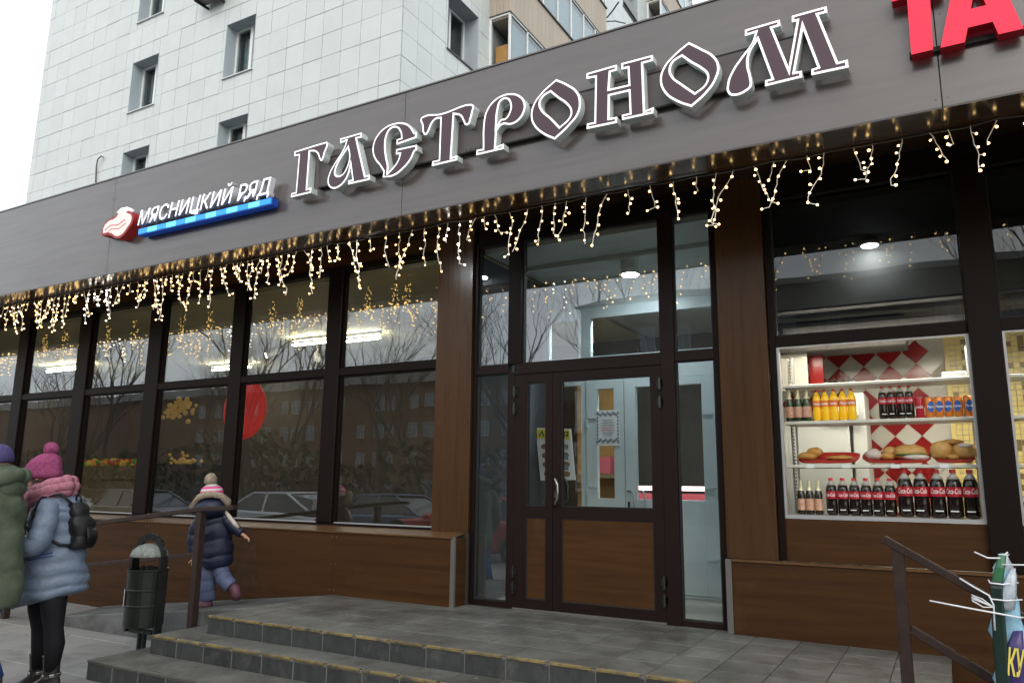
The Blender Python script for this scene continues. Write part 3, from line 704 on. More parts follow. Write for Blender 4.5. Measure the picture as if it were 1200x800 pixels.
AR = [[(.300,4.56,1),(.264,4.361,1),(.182,4.034,1),(.320,4.034,1),(.345,4.130,1),(.483,4.130,1),(.506,4.034,1),(.640,4.034,1),(.552,4.40,1),(.505,4.56,1)],[(.372,4.256,1),(.458,4.256,1),(.415,4.44,1)]]
for lp in (TR,AR): curve_body(lp,-1.405,.09,'red_side','red_face','red_face',tg,off,rim=0)
bx('backing_rail','gasket',tg,.0,.75,-1.315,-1.281,4.065,4.10)
ms = thing('meat_shop_sign','small glowing sign reading МЯСНИЦКИЙ РЯД with red meat emblem and blue checkered bar','sign',(-6.9771, -1.4548, 4.1067)); ms.scale = (0.9690,)*3; off = Vector((-7.2,-1.285,4.2)); ORI[ms.name] = off
curve_body(LET['logo'],-1.41,.13,'logo_red','logo_front','logo_red',ms,off,name='emblem',rim=.03)
em = MB(); em.prism([(-8.60,4.385),(-8.52,4.43),(-8.40,4.425),(-8.33,4.385),(-8.45,4.36)],-1.415,-1.36,'y'); em.build('emblem_top','white_glow',ms)
bmn = [(-8.80,4.19),(-8.70,4.24),(-8.55,4.22),(-8.42,4.27)]
e2 = MB(); e2.tube([(x,-1.4135,z) for x,z in bmn],.006,6); e2.tube([(x+.03,-1.4135,z-.05) for x,z in bmn],.005,6); e2.build('emblem_lettering','red_print',ms)
tm = text_mesh('МЯСНИЦКИЙ РЯД', 1.0, 0, .22, .004, 'white_glow', 'LEFT')
xs = [v.co.x for v in tm.vertices]; wtx = max(xs)-min(xs)
sx_ = 2.20/wtx; sz_ = .25
tb = text_mesh('МЯСНИЦКИЙ РЯД', 1.0, .5, .22, .004, 'white_glow', 'LEFT')
def sheet(me, name, parent, loc, s, rot=(R(90),0,0)):
    o = piece(me,name,parent,loc,rot,s); return o
tb.materials.append(MATS['white_side'])
for pl in tb.polygons: pl.material_index = 0 if abs(pl.normal.z) > .7 else 1
o = sheet(tb,'lettering',ms,(-8.17-min(xs)*sx_,-1.375,4.155),(sx_,sz_,.14))
bx('bar_housing','blue_dark',ms,-8.16,-5.955,-1.395,-1.30,4.030,4.115,.004)
nb = 13
for i in range(nb):
    a = -8.15+i*2.19/nb; bx('bar_light','blue_light' if i%2 else 'blue_mid',ms,a,a+2.19/nb-.001,-1.402,-1.3955,4.045,4.105)
bx('mounting_bracket','gasket',ms,-8.05,-6.0,-1.375,-1.281,4.128,4.148)
# ================================================================ icicle lights
rl = random.Random(11)
segs = [(-18.0,-14.2,'warm icicle light string at the far left end of the canopy, beyond the pink hat'),
        (-14.2,-11.0,'warm icicle light string with bright white tangle below the left end of the fascia'),
        (-11.0,-7.9,'warm icicle light string hanging below the small glowing meat shop sign'),
        (-7.9,-4.9,'warm icicle light string hanging below the letter Г left of the first wood pilaster'),
        (-4.9,-2.0,'warm icicle light string hanging across the entrance door between the pilasters'),
        (-2.0,.9,'warm icicle light string hanging over the drinks window below the red letters'),
        (.9,4.5,'warm icicle light string at the right end of the canopy past the window mullion')]
tot = 0
for a,c,lab in segs:
    t = thing('icicle_light_string', lab, 'string lights', (a,-1.13,3.59), group='icicle light strings hung along the canopy edge')
    w = MB(); n = 14; w.tube([(a+(c-a)*i/n, -1.135-.008*math.sin(i*1.7), 3.583-.022*abs(math.sin(i*1.3))) for i in range(n+1)], .0045, 5); w.build('wire','cable',t)
    x = a+.08
    while x < c-.02:
        L = rl.choice([.10,.16,.22,.30,.36,.44])*rl.uniform(.85,1.1); cool = (-12.7 < x < -11.9) or (-9.5<x<-8.9) or (-4.15<x<-3.75) or (-1.15<x<-.95); cool = cool and rl.random()<.8
        s = MB(); bl = MB(); z = 3.573; px_, py_ = x, -1.135; pts = [(px_,py_,z)]
        if rl.random() < .3: x_s = rl.choice([-1,1])*.035
        else: x_s = 0
        end = z-L
        while z > end:
            z -= rl.uniform(.03,.05); px_ += rl.uniform(-.016,.016)+x_s*.4; py_ += rl.uniform(-.012,.012); pts.append((px_,py_,z))
            if len(pts) % 2 == 0 or rl.random() < .35:
                q = (px_+rl.uniform(-.03,.03), py_+rl.uniform(-.02,.02), z+rl.uniform(-.02,.01))
                s.tube([pts[-1], q], .0025, 4); bl.ball(q, rl.uniform(.0072,.0112), 3)
        if rl.random() < .45:
            q = (px_+rl.choice([-1,1])*rl.uniform(.03,.07), py_, z-rl.uniform(-.02,.03)); pts.append(q); bl.ball(q,.009,3)
        s.tube(pts, .0032, 4)
        o = s.build('strand','wire_white',t); bl.build('bulbs','bulb_cool' if cool else 'bulb',o,kind='stuff'); tot += 1
        x += rl.uniform(.06,.14) if x < -6 else rl.uniform(.08,.20)
# short golden garlands hung inside the left windows
gx = [(-13.02,'left pane of the second window'),(-12.45,'right part of the window behind the pink hat'),(-11.3,''),(-10.65,''),(-9.55,''),(-8.95,''),(-7.72,''),(-7.22,''),(-6.08,''),(-5.66,''),(-5.48,''),(-4.99,'')]
ordn = ['first','second','third','fourth','fifth','sixth','seventh','eighth','ninth','tenth','eleventh','twelfth']
for k,(x,_) in enumerate(gx):
    t = thing('light_garland', f'short golden light garland inside the glazed wall, {ordn[k]} from the left', 'garland', (x,.35,3.62), group='golden garlands hung inside the windows')
    s = MB(); s.tube([(x,.35,3.62),(x+.01,.35,3.3)],.003,4); s.build('wire','cable',t)
    bl = MB()
    for i in range(34):
        z = rl.uniform(3.18,3.56); bl.octa((x+rl.uniform(-.045,.045), .35+rl.uniform(-.03,.03), z), .0065)
    bl.build('bulbs','bulb_gold',t,kind='stuff')

# ================================================================ apartment building
ab = thing('apartment_building','pale tiled apartment block rising behind the shop with a glazed balcony wing','building',(-16,8,0))
bxm = {}
YB, XE, XW = 5.6, -9.94, -24.66
Zt = 20.5
fz = [7.35+2.83*k for k in range(-1,6)]     # sill heights less .0
wl = []
for xa,xb in ((-19.83,-18.66),(-15.84,-14.75)):
    for k in range(5):
        z0 = 11.59+2.86*(k-1) if k else 8.75
        wl.append((xa,xb,z0,z0+1.55))
wl = [(a,b_,z0,z0+1.55) for (a,b_) in ((-19.83,-18.66),(-15.84,-14.75)) for z0 in (8.80,11.59,14.45,17.3)]
core = MB()
for r in holes(XW,XE-.02,4.5,Zt,wl): core.box(r[0],r[1],YB+.02,YB+.5,r[2],r[3])
core.build('wall','bld_joint',ab)
bx('wall','room_dark',ab,XW,XE-.5,YB+1.3,YB+1.35,4.5,Zt)
bx('wall','bld_joint',ab,XW,XW+.3,YB+.02,YB+16,4.5,Zt)
bx('roof','bld_joint',ab,XW,XE,YB+.0,YB+16,Zt,Zt+.4)
tm_ = boxmesh('tile',.592,.03,.597,'bld_tile',.004); tl = []
restt = MB()
def cutboxes(x0,x1,z0,z1,hs):
    return holes(x0,x1,z0,z1,[h for h in hs if h[0]<x1 and h[1]>x0 and h[2]<z1 and h[3]>z0])
zj = 11.20; cnt = 0
rt = random.Random(3)
ncol = int((XE-XW)/.602)
for r in range(-5, 16):
    z0 = zj+.605*r
    for c in range(ncol+1):
        x1 = XE-.602*c; x0 = max(x1-.602, XW)
        if x1-x0 < .05: continue
        hit = [h for h in wl if h[0]<x1 and h[1]>x0 and h[2]<z0+.605 and h[3]>z0]
        p = px(((x0+x1)/2,YB,z0+.3)); vis = -15<p[0]<1215 and p[1]>-20 and p[1] < 249-.305*p[0]+20
        jy = YB+rt.uniform(-.004,.004)
        if hit or x1-x0 < .59:
            for q in cutboxes(x0,x1,z0,z0+.605,wl):
                if q[1]-q[0] > .012 and q[3]-q[2] > .012:
                    bb = MB() if vis else restt
                    bb.box(q[0]+.005,q[1]-.005,jy-.012,jy+.018,q[2]+.005,q[3]-.005)
                    if vis: bb.build('tile','bld_tile',ab); cnt += 1
        elif vis: piece(tm_,'tile',ab,((x0+x1)/2,jy,z0+.3025),(rt.uniform(-.003,.003),0,rt.uniform(-.004,.004))); cnt += 1
        else: restt.box(x0+.005,x1-.005,YB-.012,YB+.018,z0+.005,z0+.6)
restt.build('tiles','bld_tile',ab,kind='stuff')
def bwindow(x0,x1,z0,z1,y):
    f = MB(); t_ = .06; mid = (x0+x1)/2+.05
    f.box(x0,x0+t_,y,y+.07,z0,z1); f.box(x1-t_,x1,y,y+.07,z0,z1); f.box(x0+t_,x1-t_,y,y+.07,z1-t_,z1); f.box(x0+t_,x1-t_,y,y+.07,z0,z0+t_); f.box(mid-.05,mid+.05,y-.01,y+.075,z0+t_,z1-t_)
    w = f.build('window','pvc_white',ab)
    bx('pane','pane_far',w,x0+t_,x1-t_,y+.03,y+.036,z0+t_,z1-t_)
    bx('curtain','curtain',w,x0+t_,mid-.1,y+.25,y+.26,z0+.1,z1-.02)
    rv = MB(); rv.box(x0-.012,x0+.002,YB-.02,y,z0,z1); rv.box(x1-.002,x1+.012,YB-.02,y,z0,z1); rv.box(x0,x1,YB-.02,y,z1-.002,z1+.012); rv.build('reveal','bld_plaster',w)
    s = MB(); s.prism([(YB-.06,z0-.02),(y,z0+.015),(y,z0),(YB-.06,z0-.04)],x0-.03,x1+.03,'x'); s.build('sill','white_sill',w)
for h in wl: bwindow(h[0],h[1],h[2],h[3],YB+.32)
# east side: face at x = XE, running away from the street
ew = [(7.37,8.78,11.72-2.83*1+2.83*k,13.36-2.83+2.83*k) for k in range(0,4)]+[(19.6,21.3,11.72+2.83*k,13.36+2.83*k) for k in range(0,5)]
core = MB()
for r in holes(YB+.5,30,4.5,27,ew): core.box(XE-.5,XE-.02,r[0],r[1],r[2],r[3])
core.build('wall','bld_joint',ab)
bx('wall','room_dark',ab,XE-1.3,XE-1.25,YB+.5,30,4.5,26.9)
bx('wall','bld_joint',ab,XE-8,XE,29.9,30.1,4.5,27)
rest2 = MB()
eb = [(9.35,16.2)]
for r in range(-5, 27):
    z0 = zj+.605*r
    for c in range(42):
        y0 = YB+.02+.56*c; y1 = y0+.56
        if y1 > 29.5: break
        if 9.4 < (y0+y1)/2 < 16.1: continue
        p = px((XE,(y0+y1)/2,z0+.3)); vis = 440<p[0]<1215 and p[1]>-20 and p[1] < 249-.305*p[0]+20
        for q in cutboxes(y0,y1,z0,z0+.605,ew):
            if q[1]-q[0] > .012 and q[3]-q[2] > .012:
                bb = MB() if vis and c < 26 else rest2
                bb.box(XE-.018,XE+.012+rt.uniform(-.003,.003),q[0]+.005,q[1]-.005,q[2]+.005,q[3]-.005)
                if bb is not rest2: bb.build('tile','bld_tile',ab); cnt += 1
rest2.build('tiles','bld_tile',ab,kind='stuff')
for h in ew:
    y0,y1,z0,z1 = h; x = XE-.42; t_ = .06
    f = MB(); f.box(x-.07,x,y0,y0+t_,z0,z1); f.box(x-.07,x,y1-t_,y1,z0,z1); f.box(x-.07,x,y0+t_,y1-t_,z0,z0+t_); f.box(x-.07,x,y0+t_,y1-t_,z1-t_,z1); f.box(x-.07,x+.01,(y0+y1)/2-.04,(y0+y1)/2+.04,z0+t_,z1-t_)
    w = f.build('window','pvc_white',ab); bx('pane','pane_far',w,x-.036,x-.03,y0+t_,y1-t_,z0+t_,z1-t_); bx('curtain','curtain',w,x-.3,x-.29,y0+.1,(y0+y1)/2-.2,z0+.1,z1)
    rv = MB(); rv.box(x,XE+.02,y0-.012,y0+.002,z0,z1); rv.box(x,XE+.02,y1-.002,y1+.012,z0,z1); rv.box(x,XE+.02,y0,y1,z1-.002,z1+.012); rv.build('reveal','bld_plaster',w)
    bx('sill','dark_sill',w,x,XE+.05,y0-.03,y1+.03,z0-.035,z0)
# glazed balcony wing
def balc(y0,y1,xf,k0,k1):
    for k in range(k0,k1):
        zb = 13.70+2.83*k; xi = XE+.013
        n = int((y1-y0)/.26); 
        bd = MB(); bd.box(xi,xf-.03,y0+.03,y1-.03,zb+.02,zb+1.25); bal = bd.build('balcony','beige_joint',ab)
        pm = boxmesh('board',.03,(y1-y0)/n-.008,1.27,'beige_wall',.003)
        for i in range(n):
            o = bpy.data.objects.new('board', pm); link(o, bal); o.location = Vector((xf-.015, y0+(i+.5)*(y1-y0)/n, zb+.635))-ORI[bal.name]
        m_ = 3; pe_ = boxmesh('board',(xf-xi)/m_-.008,.03,1.27,'beige_wall',.003)
        for i in range(m_):
            o = bpy.data.objects.new('board', pe_); link(o, bal); o.location = Vector((xi+(i+.5)*(xf-xi)/m_, y0+.015, zb+.635))-ORI[bal.name]
        bx('sill','dark_sill',bal,xi,xf+.05,y0-.05,y1,zb+1.275,zb+1.31)
        bx('sill','dark_sill',bal,xi,xf+.02,y0-.02,y1,zb-.03,zb)
        z0,z1 = zb+1.31,zb+2.80
        f = MB(); t_ = .05; nn = max(2,round((y1-y0)/.98))
        for i in range(nn+1):
            yy = y0+.01+(y1-y0-.07)*i/nn; f.box(xf-.06,xf,yy,yy+t_,z0,z1)
        f.box(xf-.06,xf,y0,y1,z1-t_,z1-.002); f.box(xf-.06,xf-.002,y0,y1,z0+.002,z0+t_)
        f.box(xi,xf-.06,y0,y0+t_,z1-t_,z1-.003); f.box(xi,xf-.061,y0+.002,y0+t_,z0+.001,z0+t_)
        f.box(xi,xi+t_,y0+.001,y0+t_,z0+t_,z1-t_)
        w = f.build('glazing','pvc_white',ab)
        for i in range(nn):
            ya = y0+.01+(y1-y0-.07)*i/nn+t_; yb_ = y0+.01+(y1-y0-.07)*(i+1)/nn
            bx('pane','pane_far',w,xf-.034,xf-.028,ya,yb_,z0+t_,z1-t_)
        bx('blind','bld_plaster',w,xf-.12,xf-.11,y0+.3,y1-.1,z0+.25,z1-.1)
        if k == -1: bx('panel','orange_board',w,xi+.06,xf-.22,y0+.25,y0+.28,z0+.03,z1-.75)
        bx('slab','beige_joint',bal,xi,xf-.06,y0+.05,y1-.05,zb+2.70,zb+2.79)
balc(9.35,16.2,-9.28,-2,3); balc(22.6,29.4,-9.30,-1,4)
# small things on the block
ac = thing('air_conditioner','dark outdoor air conditioner unit high on the pale tiled wall','air conditioner',(-16.2,5.3,13.95))
bx('casing','corner_metal',ac,-16.75,-15.95,5.18,5.5,13.93,14.5,.02)
g_ = MB(); g_.lathe([(.2,0),(.2,.03),(.05,.035)],(0,0,0),20); 
g_.v = [Vector((v.x-16.42, 5.18-v.z, v.y+14.2)) for v in g_.v]; g_.build('fan_grille','black_metal',ac)
b = MB(); b.box(-16.7,-16.66,5.12,5.6,13.86,13.925); b.box(-16.05,-16.01,5.12,5.6,13.86,13.925); b.build('bracket','black_metal',ac)
tag_o = MB(); tag_o.tube([(-20.98,5.57,9.6),(-21.0,5.54,10.15),(-20.9,5.5,10.35),(-20.75,5.5,10.42),(-20.65,5.52,10.36)],.018,6); o = tag_o.build('drooping_cable','cable'); tag(o,'thin dark cable curling on the pale tiled wall above the fascia','cable')
b = MB(); b.tube([(-9.93,17.2,18.3),(-9.7,17.3,18.25),(-9.35,17.0,18.25),(-9.0,16.7,18.3)],.03,6); b.tube([(-9.93,17.2,18.1),(-9.5,17.6,18.22),(-9.2,17.9,18.2)],.025,6); o = b.build('wire_bracket','cable'); tag(o,'dark wire bracket sticking out beside the upper glazed balcony','bracket')

# ================================================================ bin
BX, BY, BZ = -6.70,-1.90,gz
bn = thing('litter_bin','dark metal litter bin with ribbed drum under a domed grey cap beside the steps','bin',(BX,BY,BZ))
def bl_(mb): mb.v = [Vector((BX+v.x*math.cos(R(4))-v.y*math.sin(R(4)), BY+v.x*math.sin(R(4))+v.y*math.cos(R(4)), BZ+v.z)) for v in mb.v]; return mb
b = MB(); b.lathe([(.165,.30),(.175,.31),(.175,.48),(.180,.485),(.180,.497),(.175,.502),(.175,.62),(.180,.625),(.180,.637),(.175,.642),(.178,.80),(.186,.805),(.186,.82),(.166,.82),(.164,.33),(.01,.32)],(0,0,0),28); bl_(b).build('drum','bin_metal',bn,smooth=False)
b = MB()
for s in (-1,1):
    b.tube([(s*.03,.0,.0),(s*.03,0,.24)],.022,8)
b.box(-.15,.15,-.03,.03,.235,.265); bl_(b).build('stand','black_metal',bn)
b = MB()
for s in (-1,1): b.box(s*.178,s*.205,-.04,.04,.24,.93)
pts = [(-.19*math.cos(math.pi*i/12),0,.93+.185*math.sin(math.pi*i/12)) for i in range(13)]
for p,q in zip(pts,pts[1:]): b.bar(p,q,.06,.024,up=(0,1,0))
bl_(b).build('arch','black_metal',bn)
b = MB(); b.lathe([(.17,.0),(.172,.01),(.150,.06),(.10,.10),(.04,.118),(.002,.12)],(0,0,.93),24); b.T=None; bl_(b).build('cap','bin_cap',bn,smooth=True)
def arc(r,a0,a1,z0,z1,n=5):
    V = []; 
    for i in range(n+1):
        a = R(a0+(a1-a0)*i/n); V += [(r*math.cos(a),r*math.sin(a),z0),(r*math.cos(a),r*math.sin(a),z1)]
    return MB().add(V,[(2*i,2*i+2,2*i+3,2*i+1) for i in range(n)])
bl_(arc(.186,218,244,.49,.645)).build('sticker','sticker',bn)
b = MB(); b.tube([(.188*math.cos(R(q)),.188*math.sin(R(q)),z) for q,z in ((228,.52),(234,.545),(228,.57),(234,.595),(230,.62))],.005,5); bl_(b).build('print','ink',bn)
b = MB()
for i in range(7): b.ball((rl.uniform(-.09,.09),rl.uniform(-.09,.09),.80+rl.uniform(0,.03)),.03,5)
bl_(b).build('rubbish','black_cloth',bn)

# grit, leaf scraps and cigarette ends on the steps and paving
gb = MB(); rg_ = random.Random(90)
for i in range(420):
    zone = rg_.random()
    if zone < .45: x,y,z = rg_.uniform(XL,XR-.1),rg_.triangular(-1.85,-.1,-.25),.001
    elif zone < .6: x,y,z = rg_.uniform(-6.1,XR-.1),rg_.uniform(-2.15,-1.88),-.149
    elif zone < .75: x,y,z = rg_.uniform(-6.35,XR-.1),rg_.uniform(-2.57,-2.22),-.299
    else: x,y,z = rg_.uniform(-9.5,-3.5),rg_.uniform(-4.5,-1.4),gz+.002
    if zone >= .75 and x > -6.5 and y > -2.65: continue
    r = rg_.uniform(.002,.007)*(2.2 if rg_.random() < .08 else 1)
    a = rg_.uniform(0,6.28); c,s_ = math.cos(a)*r,math.sin(a)*r
    gb.add([(x-c,y-s_,z),(x+s_,y-c,z),(x+c*1.4,y+s_,z),(x-s_,y+c*.7,z),(x,y,z+r*.5)],[(0,1,4),(1,2,4),(2,3,4),(3,0,4)])
o = gb.build('grit','litter'); o['kind'] = 'stuff'; tag(o,'scattered grit and leaf scraps on the entrance steps and paving','grit')
# ================================================================ railings
rg = thing('ramp_railing','brown square-tube handrail running down along the ramp behind the bin','railing',(-6.66,-1.40,-.45))
b = MB(); b.bar((-6.64,-1.40,-.47),(-6.64,-1.40,.868),.075,.075,up=(0,1,0)); b.build('post','rail',rg,bevel=.004)
b = MB(); b.bar((-9.95,-1.40,-.5),(-9.95,-1.40,.49),.075,.075,up=(0,1,0)); b.build('post','rail',rg,bevel=.004)
b = MB(); b.bar((-10.1,-1.40,.50),(-6.68,-1.40,.892),.075,.045); b.build('handrail','rail',rg,bevel=.004)
b = MB(); b.bar((-6.68,-1.40,.893),(-6.15,-1.40,.925),.074,.043); b.build('handrail','rail',rg,bevel=.004)
b = MB(); b.bar((-9.91,-1.40,.07),(-6.68,-1.40,.45),.04,.04); b.build('lower_rail','rail',rg,bevel=.003)
r2 = thing('stair_railing','brown square-tube handrail sloping down right of the entrance platform','railing',(-.28,-1.90,-.45))
sl_ = -.585
b = MB(); b.bar((-.278,-1.90,-.47),(-.278,-1.90,.868),.062,.06,up=(0,1,0)); b.build('post','rail',r2,bevel=.004)
def rail2(x0,z0,x1,w,h,nm):
    b = MB(); b.bar((x0,-1.90,z0),(x1,-1.90,z0+sl_*(x1-x0)),w,h); b.build(nm,'rail',r2,bevel=.004)
rail2(-.345,.905,1.75,.07,.042,'handrail'); rail2(-.245,.435,1.72,.05,.045,'lower_rail')
b = MB(); b.bar((1.68,-1.90,-.75),(1.68,-1.90,-.33),.062,.06,up=(0,1,0)); b.build('post','rail',r2,bevel=.004)

# banner roll tied to the railing
bt = thing('rolled_banner','rolled light blue and purple plastic banner zip-tied to the right railing','banner',(.17,-2.08,-.4))
rb = random.Random(4)
def crumple(mb, a): mb.v = [v+Vector((rb.uniform(-a,a),rb.uniform(-a,a),rb.uniform(-a,a))) for v in mb.v]; return mb
b = MB(); ks = 16
b.loft([(.205+.012*math.sin(i*1.9), -2.05, -.42+1.20*i/ks, (.072+.014*math.sin(i*2.3))*(1 if i<ks-2 else .55), .045) for i in range(ks+1)], 14); crumple(b,.006).build('sheet','banner_blue',bt,smooth=True)
b = MB(); b.loft([(.150,-2.108,-.42,.030,.022),(.153,-2.108,0,.031,.022),(.156,-2.108,.4,.031,.022),(.166,-2.108,.70,.028,.022),(.168,-2.10,.735,.022,.02)],10,power=4); b.build('sheet','banner_green',bt,label='dark green strip of the rolled banner')
b = MB(); b.loft([(.190,-2.095,-.42,.040,.022),(.200,-2.095,.10,.042,.024),(.212,-2.095,.40,.042,.024),(.238,-2.095,.50,.020,.012)],12,power=3); crumple(b,.003).build('sheet','banner_purple',bt,smooth=True,label='purple printed band of the rolled banner')
kt = text_mesh('КУ',.20,.0,.1,.006,'banner_yellow','LEFT'); o = piece(kt,'lettering',bt,(.172,-2.128,.30),(R(90),R(6),R(4)),(.26,.85,1))
b = MB(); b.loft([(.20,-2.06,.70,.05,.035),(.195,-2.06,.755,.030,.02),(.205,-2.06,.80,.042,.03),(.213,-2.06,.85,.02,.015),(.215,-2.06,.865,.026,.015)],10); crumple(b,.005).build('sheet','film',bt,smooth=True,label='clear crumpled top of the rolled banner')
b = MB(); b.loft([(.172,-2.10,.73,.024,.018),(.190,-2.10,.80,.022,.018),(.205,-2.09,.86,.018,.012)],8); b.build('sheet','bottle_green',bt,label='green folded end of the rolled banner')
b = MB(); b.loft([(.20,-2.11,.60,.03,.012),(.215,-2.115,.68,.035,.014),(.235,-2.10,.76,.02,.01),(.25,-2.09,.80,.008,.006)],8); crumple(b,.006).build('sheet','film',bt,smooth=True)
def tie(pts, r=.0045): b = MB(); b.tube(pts, r, 6); b.build('zip_tie','zip_white',bt,smooth=True)
tie([(-.135,-2.13,.618),(.02,-2.15,.600),(.15,-2.155,.585),(.25,-2.13,.57),(.27,-2.08,.565)])
tie([(.01,-2.10,.735),(.07,-2.14,.700),(.13,-2.14,.665),(.145,-2.13,.62),(.14,-2.13,.50)]); tie([(.085,-2.10,.87),(.14,-2.12,.845),(.20,-2.10,.845),(.23,-2.08,.875)],.004)
tie([(.20,-2.11,.815),(.30,-2.12,.82),(.42,-2.12,.825)],.004)
for i in range(6): tie([(.05+.01*rb.random(),-2.12,.66-.006*i),(.10,-2.14,.645-.008*i+rb.uniform(-.01,.01)),(.145,-2.14,.61)],.0028)
tie([(.135,-2.10,.735),(.14,-2.135,.725),(.19,-2.14,.722),(.26,-2.09,.73)],.004); tie([(.13,-2.10,.655),(.14,-2.135,.648),(.20,-2.14,.646),(.27,-2.09,.65)],.004)
# ================================================================ inside the left shop
def tubelamp(lab, x0,x1,y,z):
    t = thing('ceiling_lamp',lab,'lamp',((x0+x1)/2,y,z)); bx('housing','lamp_white',t,x0,x1,y-.03,y+.03,z+.07,z+.115,.004); bx('tube','tube_glow',t,x0+.02,x1-.02,y-.03,y+.03,z-.012,z+.019,.008)
    for x_ in (x0+.1,x1-.12): bx('clip','lamp_white',t,x_,x_+.02,y-.008,y+.008,z+.019,z+.07)
tubelamp('bright tube lamp on the shop ceiling seen through the fourth window, beside the white spotlights',-9.75,-8.85,2.72,3.5)
tubelamp('bright tube lamp on the shop ceiling at the left edge of the fifth window',-8.68,-7.9,2.84,3.5)
tubelamp('tube lamp on the shop ceiling far left above the pink hat',-17.2,-15.6,2.75,3.5)
tubelamp('added ceiling tube lamp deep in the shop, lighting the left interior',-13.6,-12.4,4.2,3.5)  # extra tube added to brighten the shop interior
for k,(x,y) in enumerate(((-10.25,2.8),(-9.72,3.3),(-9.3,3.3))):
    t = thing('spotlight',['white track spotlight, the left one turned towards the window','white track spotlight in the middle of the group under the shop ceiling','white track spotlight nearest to the thick mullion'][k],'spotlight',(x,y,3.4),group='white spotlights on the shop ceiling')
    b = MB(); b.tube([(x,y,3.60),(x,y,3.42)],.012,6); b.build('arm','lamp_white',t)
    b = MB(); d = Vector((.10,-.08,-.10)) if k else Vector((-.08,-.12,-.06)); p = Vector((x,y,3.42)); b.tube([p-d*.4,p+d*1.0],[.045,.06],12); b.build('head','lamp_white',t)
    if not k: b = MB(); b.tube([p+d*1.01,p+d*1.03],.05,12); b.build('bulb','warm_glow',t)
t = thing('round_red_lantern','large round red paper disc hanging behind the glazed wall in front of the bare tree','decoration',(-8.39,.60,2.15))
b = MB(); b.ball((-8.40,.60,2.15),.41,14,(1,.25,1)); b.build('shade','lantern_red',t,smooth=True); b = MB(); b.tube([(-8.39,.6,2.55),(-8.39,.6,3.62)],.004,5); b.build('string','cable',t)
# produce stand
t = thing('produce_stand','long low stand heaped with orange, yellow and green fruit inside the shop window','produce stand',(-13.4,2.1,0))
b = MB(); b.box(-14.5,-12.55,1.95,2.6,1.18,1.42); b.box(-14.45,-12.6,2.0,2.5,0,1.18); b.build('crate_shelf','crate',t,bevel=.005)
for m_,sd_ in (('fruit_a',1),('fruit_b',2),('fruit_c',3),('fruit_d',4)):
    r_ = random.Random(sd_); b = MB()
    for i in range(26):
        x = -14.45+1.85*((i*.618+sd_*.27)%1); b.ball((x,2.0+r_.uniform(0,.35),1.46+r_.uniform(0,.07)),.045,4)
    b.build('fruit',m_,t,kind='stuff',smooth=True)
t = thing('gold_tinsel_display','small heap of gold tinsel and fruit on a dark counter behind the third window','display',(-11.6,2.1,0))
b = MB(); b.box(-12.2,-11.0,1.95,2.5,0,1.45); b.build('counter','dark_inside',t)
b = MB(); r_ = random.Random(8)
for i in range(40): b.ball((-11.6+r_.gauss(0,.16),2.05+r_.uniform(0,.2),1.47+abs(r_.gauss(0,.07))),.03,4)
b.build('tinsel','gold',t,kind='stuff')
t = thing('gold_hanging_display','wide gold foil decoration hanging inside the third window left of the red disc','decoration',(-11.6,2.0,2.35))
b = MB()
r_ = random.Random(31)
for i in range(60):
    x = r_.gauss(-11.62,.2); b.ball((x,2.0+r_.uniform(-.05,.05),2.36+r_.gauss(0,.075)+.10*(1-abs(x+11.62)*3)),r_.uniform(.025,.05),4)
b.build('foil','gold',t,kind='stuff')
# ================================================================ entrance lobby things
t = thing('poster_board','tall white poster board with yellow АКЦИЯ header standing behind the left door glass','poster',(-3.78,1.3,1.2))
b = MB(); b.prism([(-4.035,1.81),(-3.575,1.785),(-3.52,1.20),(-3.965,1.19)],1.35,1.37,'y'); b.build('board','paper',t); 
b = MB(); b.prism([(-4.02,1.795),(-3.59,1.772),(-3.577,1.665),(-4.008,1.685)],1.344,1.3485,'y'); b.build('header','yellow_print',t); 
o = piece(text_mesh('АКЦИЯ',.10,0,0,.002,'ink','LEFT'),'lettering',t,(-3.99,1.3425,1.705),(R(90),R(3),0),(1.15,.9,1))
r_ = random.Random(2)
b = MB()
for i in range(4):
    for j in range(2):
        x = -3.90+.24*j+.01*i; z = 1.585-.105*i; b.prism([(x+.05*math.cos(a/8*6.283)*(1+.3*r_.random()), z+.03*math.sin(a/8*6.283)*(1+.3*r_.random())) for a in range(8)], 1.343,1.348,'y')
b.build('printed_food','brown_print',t); 
b = MB()
for i in range(3): b.prism([(-3.70+.01*i,1.62-.12*i),(-3.62+.01*i,1.61-.12*i),(-3.60,1.55-.12*i),(-3.68,1.56-.12*i)],1.3425,1.3475,'y')
b.build('printed_food','grey_print',t); 
for o_ in t.children:
    o_.location = o_.location + Vector((-.22,0,.035))
t = thing('door_notice','white paper notice with grey ornament border taped to the inner glass door','notice',(-3.42,1.56,1.83))
bx('sheet','paper',t,-3.565,-3.275,1.572,1.576,1.63,2.045)
b = MB()
for i in range(13):
    x = -3.55+.26*i/12
    for z in (1.675+.012*(i%3),2.01-.012*(i%3)): b.prism([(x-.013,z-.014),(x+.013,z-.014),(x+.008,z+.018),(x-.008,z+.018)],1.568,1.5715,'y')
for i in range(7):
    z = 1.72+.04*i
    for x in (-3.548,-3.292): b.prism([(x-.011,z-.014),(x+.011,z-.014),(x+.006,z+.014),(x-.006,z+.014)],1.568,1.5715,'y')
b.build('ornament','grey_print',t)
for i in range(7):
    hw = (.07,.085,.09,.08,.085,.07,.05)[i]
    b = MB(); b.box(-3.42-hw,-3.42+hw,1.568,1.5715,1.925-.03*i,1.931-.03*i); b.build('text_line','red_print' if i in (3,4) else 'grey_print',t)
t = thing('display_counter','low refrigerated counter with a pink-white glowing tube beyond the inner doors','counter',(-2.6,3.1,0))
